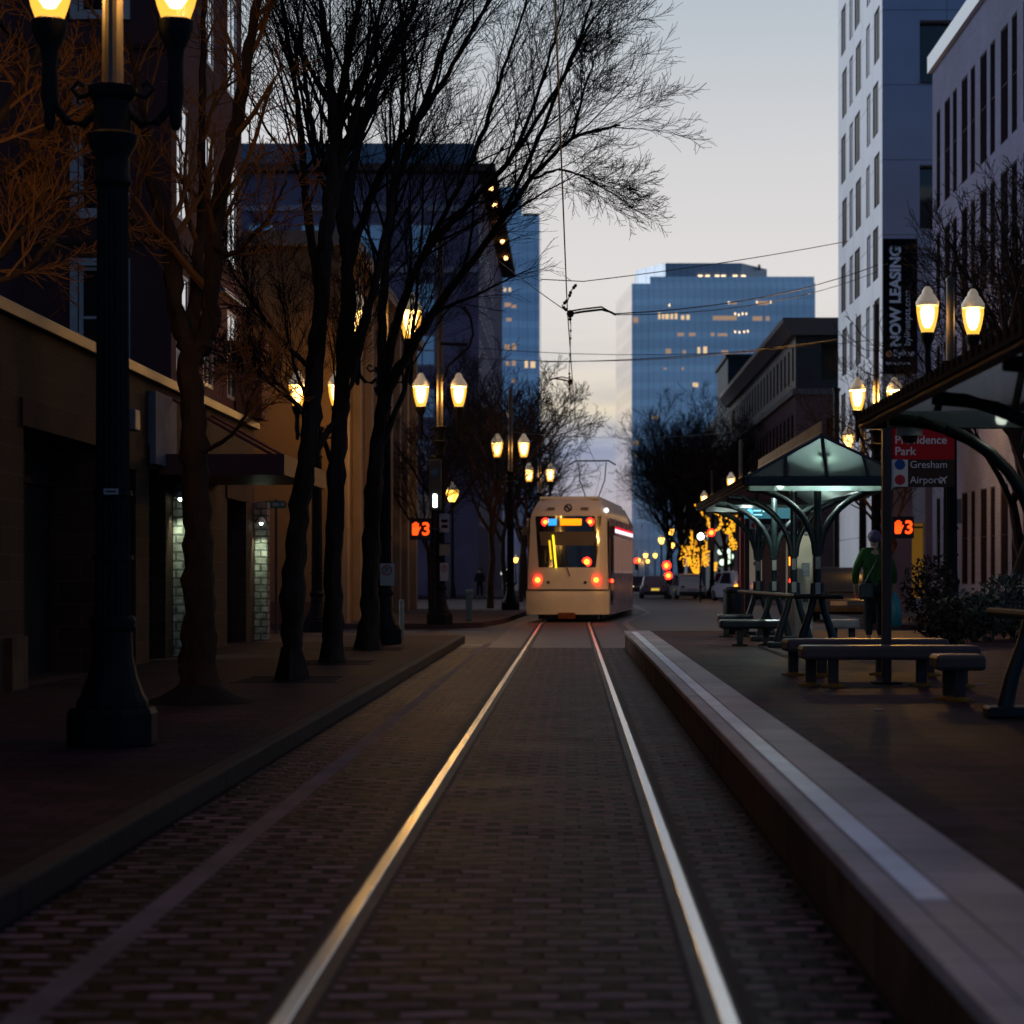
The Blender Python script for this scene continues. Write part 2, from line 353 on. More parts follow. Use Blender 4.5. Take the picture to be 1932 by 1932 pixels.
# rails: straight, then swinging right past the crossing
def trackx(y):
    if y < 64: return -.215
    t_ = min(1, (y-64)/24.0); return -.215+1.45*(3*t_*t_-2*t_**3)
def ribbon(off0, off1, z0, z1, y0, y1, step=1.0):
    mb = MB(); n = int((y1-y0)/step); rows = []
    for i in range(n+1):
        y = y0+(y1-y0)*i/n; c = trackx(y); rows.append([(c+off0, y, z0), (c+off1, y, z0), (c+off1, y, z1), (c+off0, y, z1)])
    for r in rows: mb.v += r
    for i in range(n):
        a, b_ = i*4, (i+1)*4
        for k in range(4): mb.f.append((a+k, a+(k+1) % 4, b_+(k+1) % 4, b_+k))
    mb.f += [(3, 2, 1, 0), (n*4, n*4+1, n*4+2, n*4+3)]; return mb
M_rubber = mat('rubber_mat', (.008, .006, .006), .6, var=.3, vs=3)
M_tconc = mat('track_conc', (.034, .024, .026), .7, var=.35, vs=1.8, bump=.4, bs=25)
for sgn, lab in ((-1, 'steel tram rail on the left, catching an orange lamp glint'), (1, 'steel tram rail on the right, beside the platform edge')):
    o0 = sgn*.725
    struct('rail_bed', ribbon(o0-.10, o0+.10, -.01, .0025, -6, 250), M_tconc)
    struct('rail_groove', ribbon(o0-.045-(.035 if sgn > 0 else 0), o0+.045+(.035 if sgn < 0 else 0), -.005, .0065, -6, 250), M_rubber)
    rr = obj('tram_rail', ribbon(o0-.029, o0+.029, -.005, .015, -6, 250), M_rail, bevel=.004); tag(rr, lab, 'rail', 'rails of the tram track')
struct('track_border', ribbon(1.75, 1.95, -.01, .002, 46, 150), mat('border_mat', (.13, .12, .13), .6, var=.2, vs=2))
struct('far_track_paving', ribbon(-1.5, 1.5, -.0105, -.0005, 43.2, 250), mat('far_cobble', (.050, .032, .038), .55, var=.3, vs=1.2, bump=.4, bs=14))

# ------------------------------------------------------------------ buildings
def facade(mb, O, U, n, L, z0, z1, wins, depth=.22):
    us = sorted({0, L} | {v for q in wins for v in q[:2]}); zs = sorted({z0, z1} | {v for q in wins for v in q[2:4]})
    def P(u, z, k=0): return (O[0]+U[0]*u-n[0]*k, O[1]+U[1]*u-n[1]*k, z)
    cells = [(us[i], us[i+1]) for i in range(len(us)-1)]
    for j in range(len(zs)-1):
        za, zb = zs[j], zs[j+1]; zc = (za+zb)/2; run = None
        for (ua, ub) in cells+[(None, None)]:
            hole = ua is None or any(q[0] < (ua+ub)/2 < q[1] and q[2] < zc < q[3] for q in wins)
            if hole:
                if run: mb.add([P(run[0], za), P(run[1], za), P(run[1], zb), P(run[0], zb)], [(0, 1, 2, 3)]); run = None
            else: run = (run[0], ub) if run else (ua, ub)
    for u0, u1, a, b_ in [q[:4] for q in wins]:
        mb.add([P(u0, a), P(u1, a), P(u1, b_), P(u0, b_), P(u0, a, depth), P(u1, a, depth), P(u1, b_, depth), P(u0, b_, depth)],
               [(0, 1, 5, 4), (1, 2, 6, 5), (2, 3, 7, 6), (3, 0, 4, 7)])
    return mb
def window(parent, O, U, n, q, depth, mf, mg, mull=(1, 1), fw=.06, sill=None, name='window', surround=None, proud=.07):
    u0, u1, a, b_ = q[:4]; mb = MB(); k0, k1 = -depth+.001, -depth+proud
    e = .004
    mb.fbox(O, U, n, u0+e, u0+fw, a+e, b_-e, k0, k1); mb.fbox(O, U, n, u1-fw, u1-e, a+e, b_-e, k0, k1)
    mb.fbox(O, U, n, u0+fw, u1-fw, a+e, a+fw, k0, k1); mb.fbox(O, U, n, u0+fw, u1-fw, b_-fw, b_-e, k0, k1)
    for i in range(1, mull[0]):
        c = u0+(u1-u0)*i/mull[0]; mb.fbox(O, U, n, c-fw*.35, c+fw*.35, a+fw, b_-fw, k0+.01*proud/.07, k1-.012*proud/.07)
    for i in range(1, mull[1]):
        c = a+(b_-a)*i/mull[1]; mb.fbox(O, U, n, u0+fw, u1-fw, c-fw*.35, c+fw*.35, k0+.014*proud/.07, k1-.008*proud/.07)
    if surround:
        s = surround
        mb.fbox(O, U, n, u0-s, u0, a-s, b_+s, 0.001, .05); mb.fbox(O, U, n, u1, u1+s, a-s, b_+s, .001, .05)
        mb.fbox(O, U, n, u0, u1, b_, b_+s, .001, .05); mb.fbox(O, U, n, u0, u1, a-s, a, .001, .07)
    wn = obj(name, mb, mf, parent)
    obj('pane', MB().fbox(O, U, n, u0+fw*.5, u1-fw*.5, a+fw*.5, b_-fw*.5, k0+.02*proud/.07, k0+.03*proud/.07), mg, wn)
    return wn

# --- left block: low masonry storefront with the stucco house above it
M_block = brickmat('block_mat', (.060, .029, .019), (.040, .020, .014), (.075, .042, .03), .62, .31, 'wall', rough=.8, msize=.012, bump=.3, stain=.3, ss=.35)
M_dark = mat('dark_recess', (.018, .013, .013), .8, var=.3, vs=2)
M_coping = mat('coping_mat', (.10, .07, .06), .45, .3, var=.25, vs=2)
b1 = thing('storefront_building', 'low masonry storefront with wide dark openings behind the left pavement', 'building', (-6.4, 24, .15))
OL, UL, NL = (-6.4, 6.0), (0, 1), (1, 0)
ops = [(11.0, 14.6, .15, 3.1), (18.9, 22.9, .15, 3.2), (23.9, 25.3, .15, 3.0), (26.3, 27.6, .15, 3.1), (29.5, 31.2, .15, 2.9), (33.6, 35.9, .15, 2.9)]
mb = MB(); facade(mb, OL, UL, NL, 37.0, .15, 4.4, ops, .7)
facade(mb, (-6.4, 43.0), (-1, 0), (0, 1), 14, .15, 4.4, []); facade(mb, (-20.4, 6), (1, 0), (0, -1), 14, .15, 4.4, [])
mb.add([(-6.4, 6, 4.39), (-6.4, 43, 4.39), (-20.4, 43, 4.39), (-20.4, 6, 4.39)], [(0, 1, 2, 3)])
obj('wall', mb, M_block, b1)
obj('coping', MB().box(-6.75, -6.3, 6, 43.1, 4.4, 4.55), M_coping, b1, bevel=.01)
for a_, c_ in ((24.1, 24.8), (29.0, 29.8)): obj('plinth', MB().box(-6.4, -6.32, a_, c_, .15, .75), mat('plinth_mat', (.08, .045, .03), .8, var=.3, vs=3), b1)
for i, (u0, u1, a, b_) in enumerate(ops):
    dd = obj('door' if i in (1, 3, 4) else 'shop_window', MB().fbox(OL, UL, NL, u0, u1, a, b_, -.7, -.66).fbox(OL, UL, NL, (u0+u1)/2-.05, (u0+u1)/2+.05, a, b_-.1, -.66, -.6).fbox(OL, UL, NL, u0, u1, b_-.55, b_-.45, -.66, -.61), M_dark, b1)
    obj('lintel', MB().fbox(OL, UL, NL, u0-.15, u1+.15, b_+.003, b_+.33, -.1, .03), mat('lintel_mat', (.055, .022, .014), .8, var=.3, vs=3), b1)
obj('sign_panel', MB().fbox(OL, UL, NL, 26.2, 27.9, 3.15, 4.25, .005, .12), mat('pale_panel', (.20, .18, .19), .7, var=.2, vs=3), b1)
obj('alarm_box', MB().fbox(OL, UL, NL, 24.6, 24.95, 3.55, 3.85, 0, .14), mat('pale_box', (.2, .18, .17), .5), b1, bevel=.02)
M_pil = brickmat('pilaster_mat', (.30, .28, .24), (.2, .19, .17), (.1, .1, .09), .25, .14, 'wall', rough=.85, msize=.02, bump=1.0, stain=.4, ss=6)
for (yy, zz_) in ((34.2, 2.72), (43.0, 2.55)):
    obj('pilaster', MB().box(-6.4, -6.14, yy, yy+.4, .15, 2.95), M_pil, b1, bevel=.02)
    wl = thing('wall_lamp', 'small bracket lamp washing the rough pilaster beside %s' % ('the first street tree' if yy < 40 else 'the yellow wall at the corner'), 'wall lamp', (-6.2, yy-.3, zz_), 'wall lamps over the rough pilasters')
    obj('arm', MB().tube([(-6.38, yy-.02, zz_), (-6.3, yy-.12, zz_+.08), (-6.22, yy-.3, zz_+.06)], .018, 6), M_ironG, wl)
    obj('shade', MB().lathe([(.03, .08), (.05, .06), (.10, -.02), (.09, -.03)], 12, (-6.22, yy-.3, zz_)), M_white, wl)
    obj('bulb', MB().sphere((-6.22, yy-.3, zz_-.045), .035, 8), emis('cool_bulb', (.75, 1, .8), 18), wl)
    spot_light('lamp_beam', (-6.22, yy-.3, zz_-.10), (-6.27, yy, zz_-1.2), 60, (.78, 1, .72), 75, .03, wl)
for (yy, z1) in ((36.2, 2.25), (36.2, 1.4)):
    il = thing('indicator_light', 'round red indicator light, %s of the two by the storefront door' % ('upper' if z1 > 2 else 'lower'), 'indicator', (-6.15, yy, z1), 'red lights by the storefront door')
    obj('lens', MB().sphere((-6.2, yy-.05, z1), .04, 8), emis('small_red', (1, .03, .02), 5), il); obj('housing', MB().box(-6.4, -6.2, yy, yy+.1, z1-.06, z1+.06), M_black, il)
# stucco house
M_stuc = mat('stucco_mat', (.12, .055, .058), .85, var=.14, vs=.5, bump=.2, bs=30)
b2 = thing('stucco_house', 'tall brown stucco apartment house rising above the low storefront', 'apartment house', (-9, 36, 4.4))
M_frameW = mat('white_frame', (.60, .60, .58), .35, var=.08, vs=5)
mb = MB(); rows = [(4.9, 6.6), (7.5, 9.5), (10.8, 12.8), (14.1, 16.1)]
f1 = [(u, u+1.1, a, b_) for a, b_ in rows for u in (.45, 3.05, 5.75)]
f2 = [(.9, 1.65, a, b_) for a, b_ in rows]
f3 = [(u, u+1.2, a, b_) for a, b_ in rows for u in (2, 6, 10, 14, 18, 22)]
OA, OB, OC = (-6.65, 35.4), (-9.1, 35.4), (-9.1, 10.0)
facade(mb, OA, (0, 1), (1, 0), 7.55, 4.41, 18, f1, .03); facade(mb, OB, (1, 0), (0, -1), 2.45, 4.41, 18, f2, .14); facade(mb, OC, (0, 1), (1, 0), 25.4, 4.41, 18, f3, .14)
facade(mb, (-6.65, 42.95), (-1, 0), (0, 1), 13, 4.41, 18, [])
mb.add([(-6.65, 35.4, 18), (-6.65, 42.95, 18), (-19.65, 42.95, 18), (-19.65, 10, 18), (-9.1, 10, 18), (-9.1, 35.4, 18)], [(0, 1, 2, 3, 4, 5)])
obj('wall', mb, M_stuc, b2)
M_shine = mat('shiny_glass', (.82, .84, .86), .06, .9)
for q in f1: window(b2, OA, (0, 1), (1, 0), q, .03, M_frameW, M_shine, (2, 2), .07, proud=.032)
for q in f2: window(b2, OB, (1, 0), (0, -1), q, .14, M_frameW, M_glassW, (1, 2), .07, surround=.12)
for q in f3:
    if q[0] > 9: window(b2, OC, (0, 1), (1, 0), q, .14, M_frameW, M_glassW, (2, 2), .07, surround=.1)
for zb in (6.95, 10.2, 13.5): obj('belt_course', MB().fbox(OB, (1, 0), (0, -1), 0, 2.45, zb, zb+.08, .002, .06).fbox(OC, (0, 1), (1, 0), 0, 25.3, zb, zb+.08, .002, .06), mat('belt_mat', (.07, .04, .036), .8), b2)
obj('ledge', MB().fbox(OA, (0, 1), (1, 0), 4.9, 7.5, 6.83, 6.90, .002, .10), M_frameW, b2)
obj('chimney_pier', MB().box(-6.62, -6.1, 42.0, 42.9, 4.56, 5.9).box(-6.68, -6.04, 41.94, 42.96, 5.9, 6.08), mat('pier_mat', (.17, .085, .055), .85, var=.2, vs=2), b2)
# red canopy
cn = thing('entrance_canopy', 'flat dark red canopy over the storefront entrance', 'canopy', (-5.4, 33.4, 3.0))
obj('fascia', MB().box(-6.39, -4.45, 33.0, 33.06, 3.02, 3.34).box(-4.51, -4.45, 33.06, 38.6, 3.02, 3.34), mat('canopy_red', (.14, .022, .018), .55, var=.2, vs=2), cn)
obj('deck', MB().box(-6.39, -4.51, 33.06, 38.6, 3.10, 3.2), M_black, cn)
for ya_ in (37.9, 33.6): obj('tie_rod', MB().tube([(-4.6, ya_, 3.3), (-6.4, ya_, 4.3)], .025, 6), mat('rod_red', (.3, .03, .02), .5), cn)
# --- yellow wall building beyond the crossing
M_yel = mat('yellow_stucco', (.165, .105, .055), .85, var=.12, vs=.4, bump=.2, bs=20)
b3 = thing('plaster_building', 'ochre plaster building across the side street with beige pilasters', 'building', (-14, 66, .15))
mb = MB(); O3 = (-6.4, 58.6)
w3 = [(u, u+1.3, a, b_) for a, b_ in ((.9, 3.2), (4.3, 6.1), (7.4, 9.2)) for u in (1.6, 5.0, 8.6, 12.2, 15.8, 19.4, 23.0)]
facade(mb, O3, (0, 1), (1, 0), 27, .15, 10.6, w3, .06); facade(mb, (-28, 58.6), (1, 0), (0, -1), 21.6, .15, 10.6, [])
facade(mb, (-6.4, 85.6), (-1, 0), (0, 1), 21.6, .15, 10.6, []); mb.add([(-6.4, 58.6, 10.6), (-6.4, 85.6, 10.6), (-28, 85.6, 10.6), (-28, 58.6, 10.6)], [(0, 1, 2, 3)])
obj('wall', mb, M_yel, b3)
M_winD2 = mat('dark_frame_left', (.02, .016, .016), .6)
for i, q in enumerate(w3): window(b3, O3, (0, 1), (1, 0), q, .06, M_winD2, M_warmwin if i in (3,) else M_glassW, (2, 2), .07, proud=.05)
for u in (.15, 3.7, 7.3, 10.9, 14.5, 18.1, 21.7, 26.2): obj('pilaster', MB().fbox(O3, (0, 1), (1, 0), u, u+.65, .15, 10.5, .002, .22), mat('beige_mat', (.25, .19, .14), .8, var=.15, vs=1), b3)
obj('cornice', MB().fbox(O3, (0, 1), (1, 0), -.2, 27.2, 10.5, 10.9, .002, .45).fbox((-28, 58.6), (1, 0), (0, -1), 0, 21.8, 10.5, 10.9, .002, .3), MATS['beige_mat'], b3)
obj('base_course', MB().fbox((-28, 58.6), (1, 0), (0, -1), 0, 21.6, .15, .75, .002, .08), mat('base_brown', (.10, .05, .04), .85), b3)
obj('shopfront', MB().fbox(O3, (0, 1), (1, 0), 9.4, 10.85, .2, 2.0, .01, .1), mat('shop_red', (.22, .02, .03), .6), b3)
# --- dark office block with lit cornice
M_off = mat('office_brick', (.16, .135, .20), .85, var=.2, vs=.3)
b4 = thing('office_block', 'tall dark brick office block with lights under its deep cornice', 'building', (-20, 150, .15))
O4 = (-6.4, 146.0); mb = MB()
w4 = [(u, u+2.0, z, z+2.1) for z in (5, 8.6, 12.2, 15.8, 19.4, 23.4) for u in (2, 5.6, 9.2, 12.8, 16.4, 20, 23.6, 27.2)]
w4b = [(u, u+1.9, z, z+2.2) for z in (5, 8.6, 12.2, 15.8, 19.4, 23.4) for u in (12.6, 16.2, 19.8, 23.4, 27.2, 30.8)]
facade(mb, O4, (0, 1), (1, 0), 50, .15, 29, w4, .06); facade(mb, (-42, 146), (1, 0), (0, -1), 35.6, .15, 29, w4b, .06)
facade(mb, (-6.4, 196), (-1, 0), (0, 1), 35.6, .15, 29, []); mb.add([(-6.4, 146, 29), (-6.4, 196, 29), (-42, 196, 29), (-42, 146, 29)], [(0, 1, 2, 3)])
obj('wall', mb, M_off, b4)
for q in w4: window(b4, O4, (0, 1), (1, 0), q, .06, M_frameW, M_shine, (2, 2), .10, proud=.05)
for i, q in enumerate(w4b): window(b4, (-42, 146), (1, 0), (0, -1), q, .06, mat('frame_grey', (.22, .20, .22), .6), M_warmwin if i in (3,) else mat('blue_pane', (.40, .42, .46), .12, .9), (2, 2), .14, proud=.05)
obj('cornice', MB().box(-42, -5.2, 144.9, 197, 29.01, 29.5), mat('cornice_mat', (.10, .06, .055), .8), b4)
obj('attic', MB().box(-41, -6.7, 146.6, 196, 29.5, 31.2), mat('attic_mat', (.10, .17, .24), .5, var=.2, vs=.4), b4)
obj('belt_course', MB().box(-42, -6.2, 145.75, 145.99, 22.2, 22.6).box(-42, -6.2, 145.75, 145.99, 26.4, 26.8), mat('belt_grey', (.30, .27, .30), .8), b4)
for yy in (151, 158, 166, 175, 184): obj('soffit_light', MB().sphere((-5.7, yy, 28.9), .17, 8), emis('soffit', (1, .5, .15), 9), b4)
obj('medallion', MB().tube([(-15.2, 145.7, 20.3), (-15.2, 145.99, 20.3)], .9, 20), mat('green_copper', (.06, .16, .15), .6), b4)
# --- far glass towers
def curtain(name, c, c2, fh, rough=.12, metal=.75, warp=.06):
    m = bpy.data.materials.new(name); m.use_nodes = True; t = m.node_tree; b = t.nodes['Principled BSDF']
    tcn = nd(t, 'ShaderNodeTexCoord'); s = nd(t, 'ShaderNodeSeparateXYZ'); t.links.new(tcn.outputs['Object'], s.inputs[0])
    fz = mth(t, 'FRACT', mth(t, 'DIVIDE', s.outputs[2], fh)); band = mth(t, 'GREATER_THAN', fz, .62)
    fu = mth(t, 'FRACT', mth(t, 'DIVIDE', mth(t, 'ADD', s.outputs[0], s.outputs[1]), 1.6)); mul = mth(t, 'GREATER_THAN', fu, .93)
    nz = nd(t, 'ShaderNodeTexNoise'); nz.inputs['Scale'].default_value = 1.0
    mpn = nd(t, 'ShaderNodeMapping'); mpn.inputs['Scale'].default_value = (.02, .02, .12); t.links.new(tcn.outputs['Object'], mpn.inputs[0]); t.links.new(mpn.outputs[0], nz.inputs[0])
    c0 = mix(t, band, tuple(c), tuple(c2)); c0 = mix(t, mth(t, 'MULTIPLY', mul, .45), c0, (.03, .05, .08))
    c0 = mix(t, 1.0, c0, ramp(t, [(.3, (.78, .80, .84)), (.7, (1.15, 1.15, 1.15))], nz.outputs[0]), 'MULTIPLY')
    t.links.new(c0, b.inputs['Base Color']); b.inputs['Roughness'].default_value = rough; b.inputs['Metallic'].default_value = metal
    MATS[name] = m; return m
M_tw = curtain('tower_glass', (.74, .70, .70), (.84, .80, .79), 3.9)
M_tw2 = curtain('tower_glass_left', (.60, .62, .68), (.72, .73, .77), 3.4)
def poly_wall(mb, pts, z0, z1): return mb.prism(pts, z0, z1)
YT = 500.0
t1 = thing('glass_tower', 'broad blue glass tower with stepped crown, right of the street end', 'tower', (35, 515, 0))
x0 = WX(1192, YT); xr = WX(1537, YT); zt = WZ(523, YT); zl = WZ(535, YT)
obj('curtain_wall', MB().prism([(x0, YT), (WX(1226, YT), YT), (WX(1226, YT), YT-1.2), (xr, YT-1.2), (xr, YT+40), (WX(1162, YT+34), YT+34)], 0, zl).prism([(WX(1226, YT), YT-1), (xr-.2, YT-1), (xr-.2, YT+40), (WX(1226, YT), YT+40)], zl, zt), M_tw, t1)
obj('crown', MB().prism([(WX(1256, YT), YT+2), (WX(1400, YT), YT+2), (WX(1447, YT+12), YT+12), (WX(1447, YT+30), YT+30), (WX(1200, YT+14), YT+25), (WX(1200, YT+14), YT+14)], zt-.5, WZ(494, YT)), curtain('crown_glass', (.42, .46, .50), (.46, .50, .54), 30, rough=.4, metal=.45), t1)
obj('side_wing', MB().box(xr, xr+1.8, YT+3, YT+30, 0, WZ(631, YT)), M_tw, t1)
obj('mast', MB().tube([(WX(1438, YT), YT+8, WZ(500, YT)), (WX(1438, YT), YT+8, WZ(490, YT))], .35, 6), M_black, t1)
M_lit = emis('tower_lit', (1, .70, .40), .85); M_lit2 = emis('tower_dim', (.95, .62, .42), .36); M_spot = emis('tower_spot', (1, .72, .42), 2.2)
def lit(px0, px1, py0, py1, m, parent, y):
    obj('lit_window', MB().box(WX(px0, y), WX(px1, y), y-.1, y, WZ(py1, y), WZ(py0, y)), m, parent)
yw = YT-1.2
for a in ((1242, 1246, 590, 602), (1249, 1253, 592, 602), (1255, 1262, 592, 602), (1265, 1270, 592, 602), (1273, 1278, 590, 602), (1285, 1291, 595, 603), (1295, 1301, 594, 603), (1316, 1321, 655, 667), (1327, 1334, 654, 667), (1307, 1317, 722, 730)): lit(*a, M_lit, t1, yw)
for a in ((1195, 1204, 598, 608), (1278, 1290, 628, 634), (1300, 1312, 628, 634), (1341, 1348, 628, 634), (1354, 1372, 629, 634), (1256, 1266, 658, 667), (1288, 1294, 661, 667), (1361, 1374, 661, 667), (1420, 1438, 597, 605), (1445, 1452, 597, 605), (1383, 1388, 693, 698), (1286, 1290, 693, 698), (1252, 1258, 694, 697), (1230, 1242, 784, 790), (1345, 1390, 596, 604), (1428, 1450, 568, 575), (1378, 1390, 570, 574)): lit(*a, M_lit2, t1, yw)
for px, py in ((1263, 576), (1375, 571), (1428, 570), (1454, 570), (1387, 592), (1394, 594), (1401, 592), (1408, 592), (1387, 626), (1395, 627), (1404, 626), (1411, 625)): lit(px-1.2, px+1.2, py-2, py+2, M_spot, t1, yw)
for px in (1322, 1336, 1354, 1366, 1388, 1404): obj('crown_light', MB().box(WX(px-4, YT), WX(px+4, YT), YT+1.7, YT+2, WZ(521, YT), WZ(517, YT)), M_spot, t1)
for a in ((1195, 1206, 832, 840), (1196, 1204, 858, 862)): lit(*a, M_lit2, t1, YT)
YL = 415.0
t2 = thing('glass_tower', 'narrow blue glass tower beside the dark office block', 'tower', (-12, 420, 0))
obj('curtain_wall', MB().box(WX(930, YL), WX(1018, YL), YL, YL+25, 0, WZ(407, YL)), M_tw2, t2)
obj('upper_tier', MB().box(WX(925, YL), WX(985, YL), YL-1.5, YL+20, 0, WZ(355, YL)), M_tw2, t2)
obj('parapet_rail', MB().box(WX(986, YL), WX(1017, YL), YL+.3, YL+.6, WZ(407, YL), WZ(402, YL)), M_ironG, t2)
for a in ((950, 955, 543, 550), (960, 964, 543, 550), (953, 960, 778, 786)): lit(*a, M_lit, t2, YL-1.5)
for a in ((952, 964, 571, 579), (955, 965, 600, 606), (952, 962, 650, 660), (966, 974, 648, 660), (966, 973, 680, 690), (954, 962, 682, 690), (965, 974, 575, 581), (966, 972, 715, 722)): lit(*a, M_lit2, t2, YL-1.5)
for a in ((990, 996, 680, 694), (1001, 1010, 682, 694)): lit(*a, M_lit, t2, YL)
# --- right side: brick building with tall narrow windows
M_pur = brickmat('purple_brick', (.105, .108, .185), (.088, .090, .158), (.122, .122, .19), .3, .1, 'wall', rough=.85, msize=.01, bump=.2, stain=.18, ss=.4)
b5 = thing('brick_offices', 'grey violet brick building with tall narrow windows and a white parapet', 'building', (18, 63, .15))
O5, U5, N5 = (12.0, 48.0), (0, 1), (-1, 0); mb = MB(); w5 = []
for a, b_ in ((1.2, 4.0), (6.1, 9.0), (9.8, 12.7), (13.5, 16.7)):
    for i in range(15):
        wd = 1.0 if i % 2 else .7; u = 22.2-i*1.5-wd; w5.append((u, u+wd, a, b_))
facade(mb, O5, U5, N5, 23, .15, 18.2, w5, .05); facade(mb, (12, 48), (1, 0), (0, -1), 16, .15, 18.2, []); facade(mb, (12, 71), (1, 0), (0, 1), 16, .15, 18.2, [])
mb.add([(12, 48, 18.2), (12, 71, 18.2), (28, 71, 18.2), (28, 48, 18.2)], [(0, 1, 2, 3)])
obj('wall', mb, M_pur, b5)
M_winD = mat('dark_frame', (.018, .011, .013), .6, spec=.02); M_dpane = mat('dark_pane', (.009, .007, .010), .6, spec=0)
for i, q in enumerate(w5):
    if q[0] > 5: window(b5, O5, U5, N5, q, .05, M_winD, M_dpane, (1, 2), .05, proud=.03)
obj('parapet', MB().box(11.85, 12.3, 47.9, 71.15, 18.2, 18.75).box(12.3, 28, 70.7, 71.15, 18.2, 18.75), mat('pale_parapet', (.72, .76, .76), .6), b5)
for q in w5[15:30:2]: obj('sill', MB().fbox(O5, U5, N5, q[0]-.1, q[1]+.1, q[2]-.14, q[2]-.002, .002, .12), mat('sill_mat', (.30, .27, .30), .6), b5)
# --- white panel apartment tower with banner
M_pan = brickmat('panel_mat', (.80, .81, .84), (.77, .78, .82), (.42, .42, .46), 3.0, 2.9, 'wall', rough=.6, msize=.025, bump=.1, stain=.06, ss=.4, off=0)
b6 = thing('apartment_tower', 'white panel apartment tower with dark windows, rising past the frame', 'apartment tower', (17, 89, .15))
O6, YB = (12.0, 82.5), 82.5; mb = MB(); w6 = []
for k in range(11):
    z = 4.6+2.85*k; sft = .35 if k % 2 else 0
    for u, wd in ((.7+sft, 1.5), (3.4-sft*.6, 1.1), (6.0+sft, 1.7), (8.6, 1.1), (10.6+sft, 1.6)): w6.append((u, u+wd, z, z+2.05))
fb = [(1.45, 4.6, z, z+2.45) for z in (14.9, 20.5, 26.1)]
fdoor = [(1.15, 1.65, .6, 3.5)]
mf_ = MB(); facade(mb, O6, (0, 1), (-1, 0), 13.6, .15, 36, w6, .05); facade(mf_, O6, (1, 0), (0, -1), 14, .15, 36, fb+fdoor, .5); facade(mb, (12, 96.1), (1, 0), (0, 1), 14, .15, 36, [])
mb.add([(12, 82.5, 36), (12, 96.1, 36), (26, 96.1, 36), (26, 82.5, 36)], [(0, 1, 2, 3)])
obj('wall', mb, M_pan, b6); obj('end_wall', mf_, brickmat('shaded_end_panel', (.30, .42, .60), (.28, .395, .57), (.16, .22, .33), 3.0, 2.9, 'wall', rough=.6, msize=.025, bump=.1, stain=.08, ss=.4, off=0), b6)  # end panels coloured dark blue for the dim sky light on that side
M_apt = mat('apartment_glass', (.012, .013, .020), .3, spec=.06); M_grey = mat('grey_panel', (.25, .25, .30), .5, var=.1, vs=2)
for i, q in enumerate(w6): window(b6, O6, (0, 1), (-1, 0), q, .05, M_winD, M_grey if i % 5 in (1, 3) else M_apt, (2, 1), .06, proud=.035)
for q in fb: obj('balcony', MB().fbox(O6, (1, 0), (0, -1), q[0], q[1], q[2], q[3], -.5, -.46).fbox(O6, (1, 0), (0, -1), q[0], q[1], q[2]+.02, q[2]+.1, -.4, .1), M_glass, b6)
dw = obj('doorway', MB().fbox(O6, (1, 0), (0, -1), 1.15, 1.65, .6, 3.5, -.5, -.45), emis('door_glow', (1, .46, .06), .11), b6)
obj('ground_cladding', MB().fbox(O6, (1, 0), (0, -1), -.05, 1.13, .15, 7.2, .002, .08).fbox(O6, (1, 0), (0, -1), 1.67, 3.5, .15, 7.2, .002, .08), mat('lilac_clad', (.17, .145, .19), .75, var=.15, vs=.8), b6)
# banner
bn = thing('leasing_banner', 'tall black leasing banner on the corner of the white apartment tower', 'banner', (12.7, 82.3, 9))
bx0, bx1, bz0, bz1 = 12.03, WX(1730, YB), WZ(706, YB), WZ(451, YB)
obj('cloth', MB().box(bx0, bx1, 82.42, 82.47, bz0, bz1), mat('banner_black', (.003, .005, .011), .8, spec=.08), bn)
M_let = mat('banner_text', (.52, .78, 1.0), .6); yb = 82.415
text('lettering', 'NOW LEASING', (WX(1698, YB), yb, WZ(655, YB)), (0, 0, 1), (-1, 0, 0), .575, M_let, bn, bold=.022, spacing=1.0)
text('lettering', 'bylineapts.com', (WX(1716.5, YB), yb, WZ(653, YB)), (0, 0, 1), (-1, 0, 0), .36, M_let, bn)
text('lettering', 'Byline', (WX(1685, YB), yb, WZ(672, YB)), (1, 0, 0), (0, 0, 1), .34, M_let, bn, bold=.008)
text('lettering', 'bylineapts.com', (WX(1671, YB), yb, WZ(688, YB)), (1, 0, 0), (0, 0, 1), .165, M_let, bn, bold=.003)
obj('round_badge', MB().tube([(WX(1677, YB), 82.40, WZ(668, YB)), (WX(1677, YB), 82.42, WZ(668, YB))], .13, 16), mat('badge_mat', (.42, .20, .11), .6), bn)
text('lettering', '"', (WX(1675, YB), 82.395, WZ(672, YB)), (1, 0, 0), (0, 0, 1), .26, M_let, bn)
# --- brick building with dark cornice
M_brk = brickmat('red_brick', (.100, .058, .062), (.080, .046, .052), (.12, .085, .09), .3, .1, 'wall', rough=.85, msize=.014, bump=.2, stain=.15, ss=.3)
b7 = thing('brick_building', 'four storey red brick building with cream top floor and projecting cornice', 'building', (19, 140, .15))
O7 = (13.0, 124.0); mb = MB()
w7 = [(u, u+1.3, a, b_) for a, b_ in ((3.9, 6.6), (8.0, 11.0)) for u in [1.2+2.35*i for i in range(21)]]
w7c = [(u, u+1.2, 12.9, 14.9) for u in [.9+2.35*i for i in range(21)]]
facade(mb, O7, (0, 1), (-1, 0), 52, .15, 12.3, w7, .06); facade(mb, O7, (1, 0), (0, -1), 14, .15, 12.3, [(5.1, 9.5, 6.4, 8.6), (1.8, 4.4, 8.2, 10.6)], .3); facade(mb, (13, 176), (1, 0), (0, 1), 14, .15, 12.3, [])
obj('wall', mb, M_brk, b7)
mb = MB(); facade(mb, O7, (0, 1), (-1, 0), 52, 12.3, 15.4, w7c, .06)
